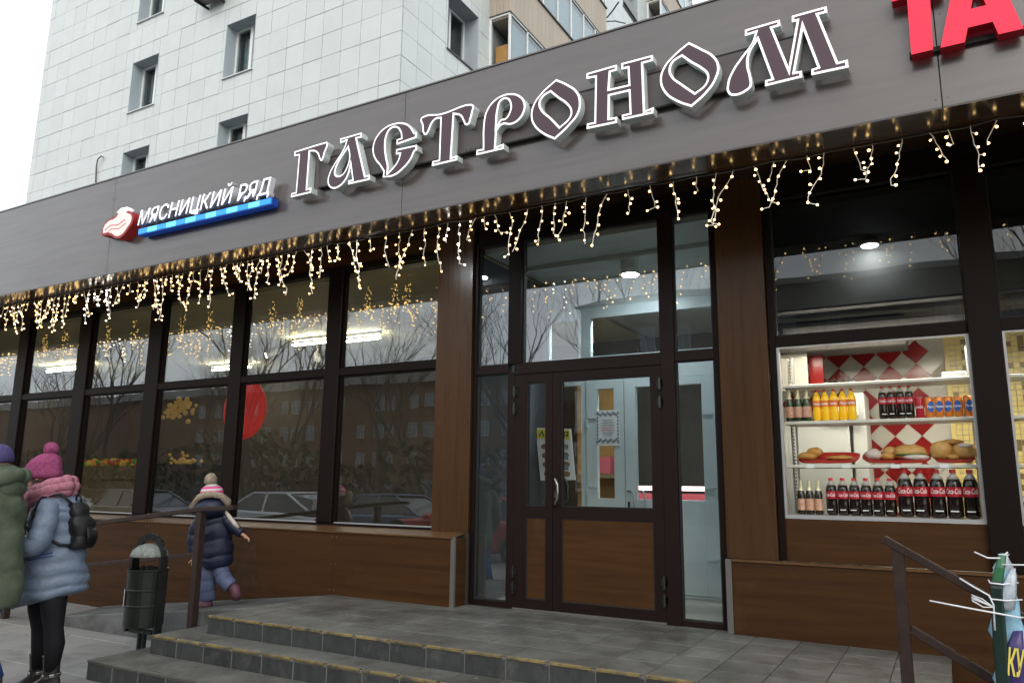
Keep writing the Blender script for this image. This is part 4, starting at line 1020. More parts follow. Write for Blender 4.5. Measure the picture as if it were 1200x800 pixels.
bx('cabinet','vest_wall',t,-3.72,-1.75,2.75,3.4,0,1.0,.01); bx('light_tube','pink_glow',t,-3.70,-1.76,2.70,2.74,1.12,1.175,.01); bx('front_glass','pane_clear',t,-3.70,-1.76,2.74,2.746,1.0,1.12)
bx('goods','red_print',t,-3.6,-1.9,2.85,3.2,1.001,1.08)
t = thing('christmas_tree','small dark artificial christmas tree with red baubles beyond the inner doors','christmas tree',(-2.45,3.9,1.0))
b = MB(); r_ = random.Random(9)
for i in range(220):
    h = r_.random(); a = r_.uniform(0,6.28); rr = (1-h)*.38; p = Vector((-2.45+rr*math.cos(a),3.9+rr*math.sin(a),1.1+h*1.1)); b.tube([(-2.45,3.9,p.z+.08),tuple(p)],[.01,.022],3)
b.build('branches','evergreen',t)
b = MB()
for i in range(14):
    h = r_.random()*.8; a = r_.uniform(3.2,6.2); rr = (1-h)*.38; b.ball((-2.45+rr*math.cos(a),3.9+rr*math.sin(a),1.1+h*1.1),.05,5)
b.build('baubles','red_cap',t)
t = thing('back_shelf','warm lit shelf with boxes and red gift seen through the narrow inner door','shelf',(-4.6,4.4,0))
bx('panel','orange_board',t,-5.1,-4.2,4.4,4.45,0,2.9); bx('gift_box','red_print',t,-4.62,-4.42,4.1,4.35,1.35,1.6); bx('board','crate',t,-5.0,-4.2,4.05,4.39,1.28,1.34)
tb_ = thing('ceiling_lamp','added lamp hidden above the inner doors, lighting the shop behind them','lamp',(-3,3.4,3.6)); bx('diffuser','vest_glow',tb_,-3.3,-2.7,1.85,2.0,3.60,3.619)  # added lamp, out of view behind the bulkhead, lights the inner shop
P('inner_ceiling','vest_ceiling',-4.2,-1.75,1.85,5.35,3.62,3.648)

# ================================================================ drinks window
Zs = {4:.962, 3:1.375, 2:1.738}
fg = thing('display_shelving','open white shelving unit with drinks and pastries behind the right window','shelving',(-.5,.3,0))
for z in (2.035,1.722,1.358): bx('shelf','shelf',fg,-1.19,.215,.10,.42,z-.014,z+.012,.003)
bx('shelf','shelf',fg,-1.19,.215,.06,.42,.935,.958,.003)
for x in (-1.19,-1.15,.20): bx('upright','alu',fg,x,x+.012,.40,.43,.93,2.33)
for zz in [1.0+.03*i for i in range(44)]:
    pass
b = MB()
for i in range(46): b.box(-1.168,-1.160,.36,.398,.96+.03*i,.972+.03*i)
b.build('slotted_strip','black_metal',fg)
bx('light_tube','shop_glow',fg,-1.15,.18,.085,.13,2.425,2.435)  # added tube, hidden by the transom bar, brightens the shelves
P('kiosk_ceiling_baffle','dark_inside',-1.59,6.9,.055,1.49,2.68,2.70)  # low ceiling added to keep kiosk light out of the upper panes
t = thing('ceiling_lamp','added strip lamp hidden behind the transom bar, lighting the pastry shelves','lamp',(-.4,.2,2.6)); bx('diffuser','shop_glow2',t,-1.15,2.2,.16,.34,2.47,2.48); bx('housing','dark_inside',t,-1.17,2.22,.14,.36,2.481,2.55)  # added strip lamp, hidden from view, lights the drinks and pastries
kw = thing('kiosk_wall','kiosk back wall of red and white diamond tiles with a yellow mosaic strip','tiled wall',(-.4,1.5,0))
b = MB(); b.box(-1.59,3.4,1.512,1.56,.0,3.6); b.build('plaster','tile_grout',kw)
s_ = .1155; dm_r = MB(); 
def dmesh(m): 
    q = MB(); h = .113; q.prism([(-h,0),(0,-h),(h,0),(0,h)],-.006,.006,'y'); return q.mesh('tile',m)
mr_, mw_ = dmesh('red_tile'), dmesh('white_tile')
for i in range(-9,2):
    for j in range(0,17):
        x = -.53+.231*i+(.1155 if j%2 else 0)+.231*2; z = .75+.1155*j
        if x < -1.5 or x > -.02+.0: continue
        piece(mr_ if j%2 else mw_,'tile',kw,(x,1.505,z))
bx('edge_board','mosaic_a',kw,.06,.10,1.49,1.511,.6,2.9)
ma = boxmesh('mosaic_tile',.046,.008,.046,'mosaic_a',0); mb_ = boxmesh('mosaic_tile',.046,.008,.046,'mosaic_b',0)
r_ = random.Random(6)
A_ = MB(); B_ = MB()
for i in range(24):
    for j in range(46):
        x = .125+.05*i; z = .65+.05*j; q = r_.random()
        (A_ if q > .16 else B_).box(x-.022,x+.022,1.499,1.511,z-.022,z+.022)
A_.build('mosaic','mosaic_a',kw,kind='stuff'); B_.build('mosaic','mosaic_b',kw,kind='stuff')
t = thing('white_fridge','tall white fridge side and pipe standing behind the left half of the shelves','fridge',(-1.1,1.0,0))
bx('cabinet','fridge_white',t,-1.42,-.76,.9,1.45,0,1.78,.01); bx('side_strip','gasket',t,-.757,-.745,.91,1.44,0,1.78); bx('pillar','fridge_white',t,-.742,-.62,.95,1.44,0,2.05,.01); bx('top_box','fridge_white',t,-.95,-.66,.8,.88,1.80,2.0,.03)
t = thing('red_wall_panel','red and white checked panel at the left edge of the drinks window','panel',(-1.3,.9,2.0))
bx('board','white_tile',t,-1.58,-1.05,.62,.64,2.06,2.45); bx('stripe','red_tile',t,-1.5,-1.30,.605,.618,2.07,2.44); bx('stripe','red_tile',t,-1.06,-.94,.80,.82,2.06,2.46)
t = thing('dark_hood','dark ventilation hood hanging above the top shelf of the drinks window','hood',(-.7,.6,2.4)); bx('canopy','dark_inside',t,-1.35,-.22,.5,.9,2.40,2.66,.01)
t = thing('black_basket','small black tangle of tongs on the top shelf','kitchen tool',(-.75,.26,2.05))
b = MB()
for i in range(9): b.tube([(-.85+.02*i,.24,2.05),(-.83+.022*i,.22,2.075+.01*(i%3)),(-.80+.02*i,.26,2.06)],.008,5)
b.build('tongs','black_metal',t)
t = thing('paper_stack','white paper towel stack at the right end of the top shelf','paper',(.1,.26,2.05)); bx('towels','paper',t,.02,.19,.18,.36,2.048,2.10,.008)

def bottle(kind):
    """profile and dress of each kind of drink, base at origin"""
    H, r, body, cap, lab, txt, ls = {
     'cola_big':(.368,.056,'cola','red_cap','red_label','Coca-Cola',.058),
     'cola_small':(.300,.0435,'cola','red_cap','red_label','Coca-Cola',.040),
     'cola_mini':(.270,.0325,'cola','red_cap','red_label','Coca-Cola',.032),
     'orange':(.265,.034,'orange_soda','red_cap','orange_label','Fanta',.030),
     'dark_small':(.278,.033,'dark_bottle','foil','peach_label',None,0),
     'green_small':(.275,.036,'green_bottle','foil','peach_label',None,0),
     'can_orange':(.165,.032,'orange_can','alu','blue_print','Fanta',.028),
     'can_red':(.165,.031,'red_label','alu',None,'Coca-Cola',.03)}[kind]
    t = bpy.data.objects.new(kind,None)
    if kind.startswith('can'):
        t.name = 'drink_can'; COL.objects.link(t); ORI[t.name] = Vector((0,0,0))
        b = MB(); b.lathe([(r*.8,0),(r,.012),(r,H-.015),(r*.86,H-.003)],(0,0,0),16); b.build('body',body,t,smooth=True)
        b = MB(); b.lathe([(r*.86,H-.003),(r*.86,H),(r*.78,H-.004),(.002,H-.004)],(0,0,0),16); b.build('lid',cap,t)
        if lab:
            b = MB(); n = 8
            V = []; 
            for i in range(n+1):
                a = -math.pi/2+(-.8+1.6*i/n); hh = .045*math.cos((i/n-.5)*2.4)
                for s in (-1,1): V.append(((r+.001)*math.cos(a),(r+.001)*math.sin(a),H*.52+s*hh+.01*(i/n-.5)))
            b.add(V,[(2*i,2*i+2,2*i+3,2*i+1) for i in range(n)]); b.build('label',lab,t)
    else:
        t.name = 'drink_bottle'; COL.objects.link(t); ORI[t.name] = Vector((0,0,0))
        if 'dark' in kind or 'green' in kind:
            pr = [(r*.9,0),(r,.01),(r,H*.55),(r*.8,H*.66),(r*.42,H*.80),(r*.38,H*.95)]; fill = H*.99; lz = (.12*H,.46*H)
        else:
            pr = [(r*.8,0),(r,.014),(r,H*.30),(r*.95,H*.40),(r*.99,H*.46),(r,H*.64),(r*.93,H*.72),(r*.78,H*.80),(r*.45,H*.88),(r*.30,H*.91),(r*.30,H*.95)]; fill = H*.80; lz = (.44*H,.64*H)
        lower = [p for p in pr if p[1] <= fill]; upper = [p for p in pr if p[1] >= lower[-1][1]]
        b = MB(); b.lathe(lower,(0,0,0),16); b.build('body',body,t,smooth=True)
        if len(upper) > 1: b = MB(); b.lathe(upper,(0,0,0),16); b.build('neck','clear_plastic' if 'orange' not in kind else 'orange_soda',t,smooth=True)
        b = MB(); b.lathe([(r*.40,H*.93),(r*.42,H*.935),(r*.40,H)],(0,0,0),12); b.build('cap',cap,t)
        b = MB(); b.lathe([(r+.0015,lz[0]),(r+.0015,lz[1])],(0,0,0),18,False); lb = b.build('label',lab,t,smooth=True)
        if 'dark' in kind or 'green' in kind: b = MB(); b.lathe([(r*.72,H*.70),(r*.46,H*.79),(r*.44,H*.93)],(0,0,0),12,False); b.build('neck_label','foil',t)
        if kind.startswith('cola'):
            b = MB(); b.box(-r*.5,r*.5,-r-.0012,-r-.0004,H*.13,H*.155); b.build('print','white_print',t)
    if txt:
        me = text_mesh(txt,ls,.0,.35,.0006,'white_print'); zc = H*.50 if not kind.startswith('can') else H*.47
        o = bpy.data.objects.new('lettering', me.copy()); link(o,t)
        xs = [v.co.x for v in me.vertices]; sc_ = min(1, (1.95*r)/(max(xs)-min(xs)))
        for v in o.data.vertices:   # wrap the print round the can or bottle
            a = v.co.x*sc_/r; zz = v.co.y
            v.co = Vector(((r+.0025)*math.sin(a), -(r+.0025)*math.cos(a), zc+zz))
    return t
protos = {}
def drinks(kind, n, x0, x1, z, y, fmt, cat, group):
    for i in range(n):
        x = x0+(i+.5)*(x1-x0)/n
        if kind not in protos: t = protos[kind] = bottle(kind)
        else: t = copy_tree(protos[kind])
        t.location = (x, y+rl.uniform(-.008,.008), z); t.rotation_euler = (0,0,rl.uniform(-.35,.35)); ORI[t.name] = Vector(t.location)
        tag(t, fmt.format(ordn[i] if n > 1 else ''), cat, group)
drinks('dark_small',3,-1.13,-.925,Zs[4],.16,'dark bottle with peach label, {} from the left on the bottom shelf','bottle','dark bottles on the bottom shelf')
drinks('cola_small',6,-.90,-.372,Zs[4],.16,'medium cola bottle with red label, {} of the six on the bottom shelf','cola bottle','medium cola bottles on the bottom shelf')
drinks('cola_big',5,-.365,.20,Zs[4],.16,'large cola bottle, {} of the five at the right of the bottom shelf','cola bottle','large cola bottles on the bottom shelf')
drinks('green_small',3,-1.19,-.975,Zs[2],.18,'green bottle with foil neck, {} from the left on the upper drinks shelf','bottle','green bottles on the upper drinks shelf')
drinks('orange',5,-.965,-.622,Zs[2],.18,'bright orange soda bottle with red cap, {} from the left in its row','soda bottle','orange soda bottles on the upper drinks shelf')
drinks('cola_mini',4,-.455,-.192,Zs[2],.18,'small cola bottle, {} from the left on the upper drinks shelf','cola bottle','small cola bottles on the upper drinks shelf')
drinks('can_red',1,-.185,-.125,Zs[2],.18,'red drink can between the small cola bottles and the orange cans','drink can',None)
drinks('can_orange',5,-.12,.215,Zs[2],.18,'orange drink can, {} from the left on the upper drinks shelf','drink can','orange cans on the upper drinks shelf')

def tray(x0,x1,lab):
    xc = (x0+x1)/2; t = thing('serving_tray',lab,'tray',(xc,.24,Zs[3]),group='red trays of pastries on the middle shelf')
    hw = (x1-x0)/2; b = MB()
    def rr(w,d,n=20,p=4): return [(w*math.copysign(abs(math.cos(6.2832*i/n))**(2/p),math.cos(6.2832*i/n)), d*math.copysign(abs(math.sin(6.2832*i/n))**(2/p),math.sin(6.2832*i/n))) for i in range(n)]
    V = []; rings = [(hw*.86,.085,.003),(hw*.9,.095,.006),(hw*.98,.115,.026),(hw,.12,.028),(hw*.99,.118,.022),(hw*.9,.10,.0)]
    for w,d,z in rings:
        V += [(xc+x,.25+y,Zs[3]+z+(y+.12)*.33) for x,y in rr(w,d)]
    n = 20; k = len(rings); b.add(V,[(i*n+j,i*n+(j+1)%n,(i+1)*n+(j+1)%n,(i+1)*n+j) for i in range(k-1) for j in range(n)]+[list(range(n))])
    b.build('dish','tray_red',t,smooth=True); return t
tray(-1.125,-.625,'red tray with one golden pastry pair and a flat bun, leftmost on the middle shelf')
tray(-.61,-.10,'red tray with wrapped sandwiches, in the middle of the middle shelf')
tray(-.09,.20,'red tray piled with large buns, rightmost on the middle shelf')
def food(name,lab,cat,c,s,m,seed,sm=True):
    r_ = random.Random(seed); s = tuple(q*1.04 for q in s); b = MB(); b.ball((0,0,0),1,9)
    off = Vector((r_.uniform(0,9),r_.uniform(0,9),r_.uniform(0,9)))
    b.v = [Vector((c[0]+v.x*s[0]*(1+.22*noise.noise(v*1.6+off)+.07*noise.noise(v*5+off)), c[1]+v.y*s[1], c[2]+s[2]+v.z*s[2]*(1+.28*noise.noise(v*2.2+off)+.10*noise.noise(v*6+off)))) for v in b.v]
    b.v = [Vector((v.x,v.y,max(v.z,c[2]))) for v in b.v]
    o = b.build(name,m,smooth=sm); tag(o,lab,cat)
zt_ = Zs[3]+.03
food('pastry','golden round pastry at the left end of the left red tray','pastry',(-1.04,.21,zt_),(.075,.06,.035),'pastry',1)
food('pastry','puffed pastry leaning on the round one in the left red tray','pastry',(-.98,.24,zt_+.03),(.065,.05,.04),'pastry',2)
food('pastry','flat pale pastry alone in the right half of the left red tray','pastry',(-.78,.22,zt_),(.10,.06,.022),'pastry',3)
food('sandwich','pink wrapped sandwich at the left of the middle red tray','sandwich',(-.52,.21,zt_),(.062,.05,.045),'wrap',4)
food('pastry','small twisted pastry between the wrapped sandwich and the filled loaf','pastry',(-.42,.23,zt_),(.06,.05,.03),'pastry',5)
food('sandwich','large filled loaf in clear wrap in the middle red tray','sandwich',(-.255,.22,zt_),(.13,.07,.06),'bun',6)
food('sandwich','white wrapped roll lying in front of the filled loaf','sandwich',(-.21,.16,zt_),(.09,.03,.022),'wrap',7)
food('bun','big golden bun, left one in the right red tray','bun',(-.035,.20,zt_),(.085,.06,.07),'bun',8)
food('bun','big golden bun under pink glaze at the right of the right red tray','bun',(.125,.20,zt_),(.085,.06,.065),'bun',9)
food('bun','flat bun resting on top of the other buns','bun',(.05,.27,zt_+.115),(.075,.05,.025),'pastry',10)
food('glaze','pink glaze slab on the right bun','icing',(.13,.175,zt_+.085),(.055,.04,.022),'wrap',11)

# fillings, price tags and clutter in the display
for k,(x,lab) in enumerate(((-1.0,'leftmost'),(-.72,'second'),(-.36,'third'),(-.02,'rightmost'))):
    b = MB(); b.box(x-.032,x+.032,.078,.081,Zs[3]-.034,Zs[3]-.004); o = b.build('price_tag','paper'); tag(o,f'small white price tag on the edge of the pastry shelf, {lab}','price tag','price tags on the pastry shelf')
food('lettuce','green lettuce edge sticking out of the filled loaf','lettuce',(-.25,.165,zt_+.035),(.11,.02,.010),'banner_green2',12)
food('sandwich','small wrapped sandwich half standing behind the twisted pastry','sandwich',(-.40,.28,zt_+.01),(.06,.04,.05),'bun',13)
food('pastry','dark baked crust piece lying between the buns','pastry',(.045,.155,zt_),(.04,.025,.022),'pastry',14)
# the next window to the right
t = thing('bread_plate','dark loaf on a red plate in the window at the right edge','bread',(.75,.25,1.37)); b = MB(); b.ball((.75,.25,1.50),.15,9,(1,.6,.75)); b.build('loaf','grey_far',t,smooth=True); b = MB(); b.lathe([(.12,1.372),(.22,1.392)],(.75,.25,0),20); b.build('plate','tray_red',t)
t = thing('display_shelving','second white shelving unit in the window at the right edge of the picture','shelving',(1.1,.3,0))
for z in (2.035,1.722,1.358,.95): bx('shelf','shelf',t,.45,1.84,.10,.42,z-.014,z+.012,.003)

# ================================================================ the street behind the camera (mirrored in the glass)
def tree(name,lab,loc,H,seed,spread=.5,depth=7,crown_m='bark'):
    r_ = random.Random(seed); t = thing(name,lab,'tree',loc,group='bare trees across the road mirrored in the glass'); tr = MB(); cr = MB()
    def br(p,d,L,r,lv):
        pts = [p]; q = p
        for i in range(3):
            d = (d+Vector((r_.uniform(-1,1),r_.uniform(-1,1),r_.uniform(-.4,.8)))*.14).normalized(); q = q+d*L/3; pts.append(q)
        (tr if lv == 0 else cr).tube(pts,[r,r*.88,r*.76,r*.66],6 if lv < 2 else 3,caps=False)
        if lv < depth:
            for i in range(r_.choice((2,3,3)) if lv < 4 else 2):
                a = r_.uniform(0,6.283); k = r_.uniform(.35,.8)*spread*1.4
                nd = (d+Vector((math.cos(a),math.sin(a),.15))*k).normalized(); br(pts[-1 if i < 2 else 2],nd,L*r_.uniform(.62,.82),r*.58,lv+1)
    br(Vector(loc),Vector((0,0,1)),H*.26,H*.013,0)
    tr.build('trunk','bark',t,smooth=True); cr.build('crown',crown_m,t); return t
for k,(x,y,H,sd_) in enumerate(((-36,-17,13,1),(-29,-19,11,2),(-24,-15,12,3),(-19.5,-17,11,4),(-15,-20,12,5),(-9,-18,11,6),(-3,-20,13,7),(3,-17,12,8),(-44,-20,13,9),(-33,-26,15,10),(-22,-27,14,12))):
    tree('bare_tree',f'tall bare tree on the verge across the road, {["at the far left end","second from the far left end","left of the white car","behind the silver car","behind the blue car","behind the red car","opposite the door","opposite the drinks window","beyond all the others on the left","in the back row on the left","in the back row in the middle"][k]}',(x,y,gz-.2),H,sd_)
def house(lab,x0,x1,yf,H,m,n,fl,ws=1,st_=3.1):
    t = thing('brick_house',lab,'building',((x0+x1)/2,yf-5,0)); b = MB(); b.box(x0,x1,yf-10,yf,gz-.3,H); b.build('wall',m,t)
    b = MB(); b.prism([(yf+.5,H),(yf-5,H+1.8),(yf-10.5,H)],x0-.4,x1+.4,'x'); b.build('roof','grey_far',t)
    fr_ = MB(); gl_ = MB()
    f0 = MB(); fw = .07
    f0.box(-.7,-.7+fw,0,.08,-.9,.9); f0.box(.7-fw,.7,0,.08,-.9,.9); f0.box(-.03,.03,0,.08,-.83,.83); f0.box(-.63,.63,0,.08,.83,.9); f0.box(-.63,.63,0,.08,-.9,-.83); f0.box(-.63,.63,0,.07,.30,.36)
    fm_ = f0.mesh('window','far_frame'); gm = boxmesh('pane',1.26,.04,1.66,'win_far',0)
    for i in range(n):
        for j in range(fl):
            if (i*7+j*5+int(x0)) % 6 == 0 or x0 < -100: continue
            x = x0+(i+.5)*(x1-x0)/n+.35*math.sin(i*2.3); z = gz+1.9*ws+st_*j; w = piece(fm_,'window',t,(x,yf+.005,z),scale=(ws,1,ws)); 
            p = bpy.data.objects.new('pane',gm); link(p,w); p.location = (0,.03,0)
house('three-storey brown brick house behind the bare trees on the left',-62,-27,-42,9.0,'brick_far',20,4,.62,2.25)
house('four-storey grey house across the road opposite the entrance',-21,14,-40,13.0,'grey_far',12,4,.85,3.1)
house('long low brick house at the far left across the road',-140,-66,-46,9.5,'brick_far',30,4,.62,2.3)
for k,(x,y,H,sd_) in enumerate(((-70,-24,12,21),(-58,-26,13,22),(-50,-22,12,23),(-40,-30,13,24),(-28,-32,13,25),(-80,-30,13,26),(-47,-34,13,27),(-35,-22,10,28))):
    tree('bare_tree',f'slim bare tree in the distant belt across the road, {ordn[k]} planted',(x,y,gz-.2),H,sd_,.62,8)
hb_ = MB(); rh = random.Random(77)
for i in range(9000):
    x = rh.uniform(-130,12); h = 3.2+2.0*noise.noise(Vector((x*.12,0,0)))+.8*noise.noise(Vector((x*.5,3,0))); z = gz+rh.uniform(0,max(.5,h)); y = -18.5+rh.uniform(-1,1)-(x<-45)*6
    a = rh.uniform(0,6.28); q = .16+.1*rh.random(); u = Vector((math.cos(a),math.sin(a)*.6,rh.uniform(-.6,.6)))*q; w = Vector((-math.sin(a)*.5,.4,rh.uniform(.3,1)))*q
    c = Vector((x,y,z)); hb_.add([c-u,c+w,c+u,c-w],[(0,1,2,3)])
o = hb_.build('shrub_belt','evergreen'); o['kind'] = 'stuff'; tag(o,'rough dark shrub belt growing behind the iron fence across the road','shrubs')
fn = thing('iron_fence','dark iron picket fence on the far verge behind the parked cars','fence',(-20,-14,gz))
pm = boxmesh('picket',.03,.03,1.5,'fence_far',0)
for i in range(280): piece(pm,'picket',fn,(-46+.2*i,-14.3,gz+.65))
b = MB(); b.box(-46,10,-14.32,-14.28,gz+1.2,gz+1.25); b.box(-46,10,-14.32,-14.28,gz+.2,gz+.25); b.build('rail','fence_far',fn)
def car(lab,x,y,col,s,hatch=0,tint='car_glass'):
    t = thing('parked_car',lab,'car',(x,y,gz-.14),0 if s > 0 else math.pi,group='cars parked across the road'); W = .86
    def L(mb,name,m,sm=False,bev=0): return mb.build(name,m,t,smooth=sm,local=True,bevel=bev)
    b = MB(); prof = [(-2.15,.42),(-2.18,.62),(-2.10,.86),(-1.55,.95),(-.95,.99),(.95,.99),(1.75,.93),(2.12,.80),(2.18,.55),(2.10,.32),(1.75,.30),(1.72,.48),(1.55,.62),(1.35,.66),(1.15,.62),(.98,.48),(.95,.27),(-.95,.27),(-.98,.48),(-1.15,.62),(-1.35,.66),(-1.55,.62),(-1.72,.48),(-1.75,.34)]
    b.prism([(p[0],p[1]) for p in prof],-W,W,'y'); L(b,'body',col,False,.05)
    bk = -2.05 if hatch else -1.45
    cab = [(1.05,.98),(.25,1.42),(-.95,1.45),(bk+.15,1.25 if not hatch else 1.3),(bk,.97)]
    V = [(p[0],-W*(.93 if p[1] < 1.1 else .72),p[1]) for p in cab]+[(p[0],W*(.93 if p[1] < 1.1 else .72),p[1]) for p in cab]; n = 5
    b = MB(); b.add(V,[(0,1,2,3,4)[::-1],(5,6,7,8,9)]+[(i,(i+1)%n,n+(i+1)%n,n+i) for i in range(n)]); L(b,'cabin_glass',tint,False,.03)
    b = MB(); b.box(-1.1,.28,-W*.70,W*.70,1.43,1.475)
    for sy in (-1,1):
        for (p,q) in (((1.08,.98),(.24,1.44)),((-.30,.98),(-.30,1.44)),((bk-.02,.97),(-1.0,1.45))): b.bar((p[0],sy*W*.945,p[1]),(q[0],sy*W*.735,q[1]),.07,.04)
    L(b,'roof',col,False,.012)
    for sx in (-1.35,1.35):
        for sy in (-1,1):
            b = MB(); b.tube([(sx,sy*.70,.32),(sx,sy*.87,.32)],.315,20); w = L(b,'wheel','tyre'); b = MB(); b.tube([(sx,sy*.872,.32),(sx,sy*.885,.32)],.20,14); r = b.build('rim','rim',w,local=True)
    for sy in (-1,1):
        b = MB(); b.box(2.06,2.17,sy*.58-.17,sy*.58+.17,.62,.76); L(b,'headlight','headlight',False,.02); b = MB(); b.box(-2.19,-2.06,sy*.6-.14,sy*.6+.14,.66,.84); L(b,'tail_light','tail_red',False,.02)
        b = MB(); b.box(.75,.9,sy*.98-.06,sy*.98+.06,.98,1.1); L(b,'mirror',col,False,.02)
car('black saloon car parked nearest the bin, mirrored behind the pink hat',-22.0,-8.9,'car_black',1)
car('silver hatchback parked across the road, mirrored right of the child',-16.4,-9.0,'car_silver',-1,1)
car('dark blue car parked between the silver and the red cars',-12.3,-9.4,'car_blue',1)
car('red hatchback parked right of the dark blue car',-9.6,-8.8,'car_red',-1,1)
car('grey car parked farthest left across the road',-27.5,-9.0,'car_grey',1,1)
car('white car parked opposite the entrance door',-4.2,-9.6,'car_white',1)

# ================================================================ people
YW = yaw
def head_mb(b, c, r, face, tilt=0):
    """head with nose, brows, lips and ears; face = angle of gaze in the local xy plane"""
    c = Vector(c); f = Vector((math.cos(face),math.sin(face),0)); s = Vector((-math.sin(face),math.cos(face),0)); u = Vector((0,0,1))
    n = 12; V = []
    for i in range(n+1):
        th = math.pi*i/n
        for j in range(2*n):
            ph = math.pi*j/n; x,y,z = math.sin(th)*math.cos(ph), math.sin(th)*math.sin(ph), -math.cos(th)
            lx = x*.95; ly = y*.80*(1-.12*max(0,-z)); lz = z*1.15
            if x > .2 and z < -.3: lx += .10
            if x > .8 and abs(y) < .30: lx += .20*math.exp(-((z+.08)/.16)**2)*math.exp(-(y/.13)**2)
            if x > .5: lx -= .07*math.exp(-((z-.12)/.10)**2)*math.exp(-((abs(y)-.30)/.14)**2)
            if x > .6: lx += .05*math.exp(-((z+.45)/.06)**2)*math.exp(-(y/.2)**2)
            V.append(c+(f*lx+s*ly+u*lz)*r)
    m = 2*n; b.add(V,[(i*m+j,i*m+(j+1)%m,(i+1)*m+(j+1)%m,(i+1)*m+j) for i in range(n) for j in range(m)])
    for sd in (-1,1): b.tube([c+s*sd*r*.78+u*r*.12, c+s*sd*r*.86+u*r*.02-f*r*.04, c+s*sd*r*.78-u*r*.2],[r*.1,r*.2,r*.08],8)
def joined(name, skin_o, mb, m, parent):
    o2 = mb.build('tmp', m, parent, smooth=True, local=True)
    bm = bmesh.new(); bm.from_mesh(skin_o.data); bm.from_mesh(o2.data); bm.to_mesh(skin_o.data); bm.free(); bpy.data.objects.remove(o2)
    skin_o.data.polygons.foreach_set('use_smooth',[True]*len(skin_o.data.polygons)); skin_o.name = name; return skin_o
def hand(J, E, wrist_i, d, side, r=.008, s=1.0):
    """palm and five curled fingers grown from the wrist"""
    d = Vector(d).normalized(); side = Vector(side).normalized(); nrm = d.cross(side); w = Vector(J[wrist_i][0])
    J.append((tuple(w+d*.05*s),(.030*s,.018*s))); palm = len(J)-1; E.append((wrist_i,palm))
    for k,(o_,L) in enumerate(((-.030,.055),(-.010,.066),(.010,.062),(.028,.048))):
        base = w+d*.085*s+side*o_*s; p1 = base+d*L*.55*s-nrm*.010*s; p2 = p1+(d*.5-nrm*.85).normalized()*L*.5*s
        i0 = len(J); J += [(tuple(base),r*1.1*s),(tuple(p1),r*s),(tuple(p2),r*.8*s)]; E += [(palm,i0),(i0,i0+1),(i0+1,i0+2)]
    t0 = w+d*.04*s-side*.035*s; t1 = t0+(d*.6-side*.8).normalized()*.035*s; t2 = t1+(d*.9-side*.2).normalized()*.028*s
    i0 = len(J); J += [(tuple(t0),r*1.3*s),(tuple(t1),r*1.15*s),(tuple(t2),r*.9*s)]; E += [(palm,i0),(i0,i0+1),(i0+1,i0+2)]
def puff(b, c0, c1, rings, ntuck, amp, n=30, seed=0):
    """padded garment: stacked rings (cx,cy,cz,rx,ry), pinched along its seams"""
    R_ = []; k = len(rings)
    for i in range(61):
        t = i/60*(k-1); j = min(int(t),k-2); u = t-j; a,c = rings[j],rings[j+1]
        g = [a[q]*(1-u)+c[q]*u for q in range(5)]; s = abs(math.sin(math.pi*ntuck*i/60))**.5; g[3] += amp*(s-.6); g[4] += amp*(s-.6); R_.append(g)
    m0 = len(b.v); b.loft(R_, n)
    for i in range(m0,len(b.v)):
        v = b.v[i]; v = v+Vector((0,0,.035*noise.noise(Vector((math.atan2(v.y,v.x-c0)*1.1,seed,v.z*2))))); q = noise.noise(v*7+Vector((seed,0,0)))*.022+noise.noise(v*19+Vector((seed,3,0)))*.011; b.v[i] = v+Vector((q,q*.7,q*.5))
def sleeve(b, pts, rs, tucks, amp=.008, n=14):
    P_ = []; RR = []; k = len(pts)
    for i in range(31):
        t = i/30*(k-1); j = min(int(t),k-2); u = t-j; P_.append(Vector(pts[j]).lerp(Vector(pts[j+1]),u)); RR.append(rs[j]*(1-u)+rs[j+1]*u+amp*(abs(math.sin(math.pi*tucks*i/30))**.5-.6))
    for _ in range(2): P_ = [P_[0]]+[(P_[i-1]+P_[i]*2+P_[i+1])/4 for i in range(1,len(P_)-1)]+[P_[-1]]
    b.tube(P_, RR, n)
def B_(mb, name, m, t, sm=True, label=None, kind=None): return mb.build(name, m, t, smooth=sm, local=True, label=label)

# woman in the blue padded coat
wm = thing('person','woman in light blue padded coat, pink bobble hat and pink scarf, black leggings','person',(-6.357,-2.966,gz),YW); wm.rotation_euler = (0,-.085,YW)
J = [((.02,0,.92),(.14,.11)),((.03,0,1.15),(.13,.10)),((.05,0,1.38),(.15,.11)),((.02,0,1.50),(.06,.06)),((-.04,0,1.58),(.055,.055)),
     ((.07,-.16,1.42),.05),((.05,-.22,1.14),.042),((-.20,-.20,1.19),.028),
     ((.05,.16,1.42),.05),((.02,.22,1.14),.042),((-.22,.12,1.18),.028),
     ((.09,-.08,.84),(.10,.09)),((.09,-.07,.48),(.062,.06)),((.085,-.06,.12),(.042,.042)),((.04,-.06,.05),(.04,.03)),((-.06,-.06,.03),(.035,.02)),
     ((-.06,.08,.84),(.10,.09)),((-.09,.08,.48),(.062,.06)),((-.12,.09,.12),(.042,.042)),((-.16,.09,.05),(.04,.03)),((-.26,.09,.03),(.035,.02))]
E = [(0,1),(1,2),(2,3),(3,4),(2,5),(5,6),(6,7),(2,8),(8,9),(9,10),(0,11),(11,12),(12,13),(13,14),(14,15),(0,16),(16,17),(17,18),(18,19),(19,20)]
hand(J,E,7,(-1,.0,.05),(0,.2,1)); hand(J,E,10,(-1,-.1,.05),(0,.2,1))
so_ = skin('body',J,E,'skin',wm); hb = MB(); head_mb(hb,(-.085,0,1.655),.108,math.pi+.15); joined('body',so_,hb,'skin',wm)
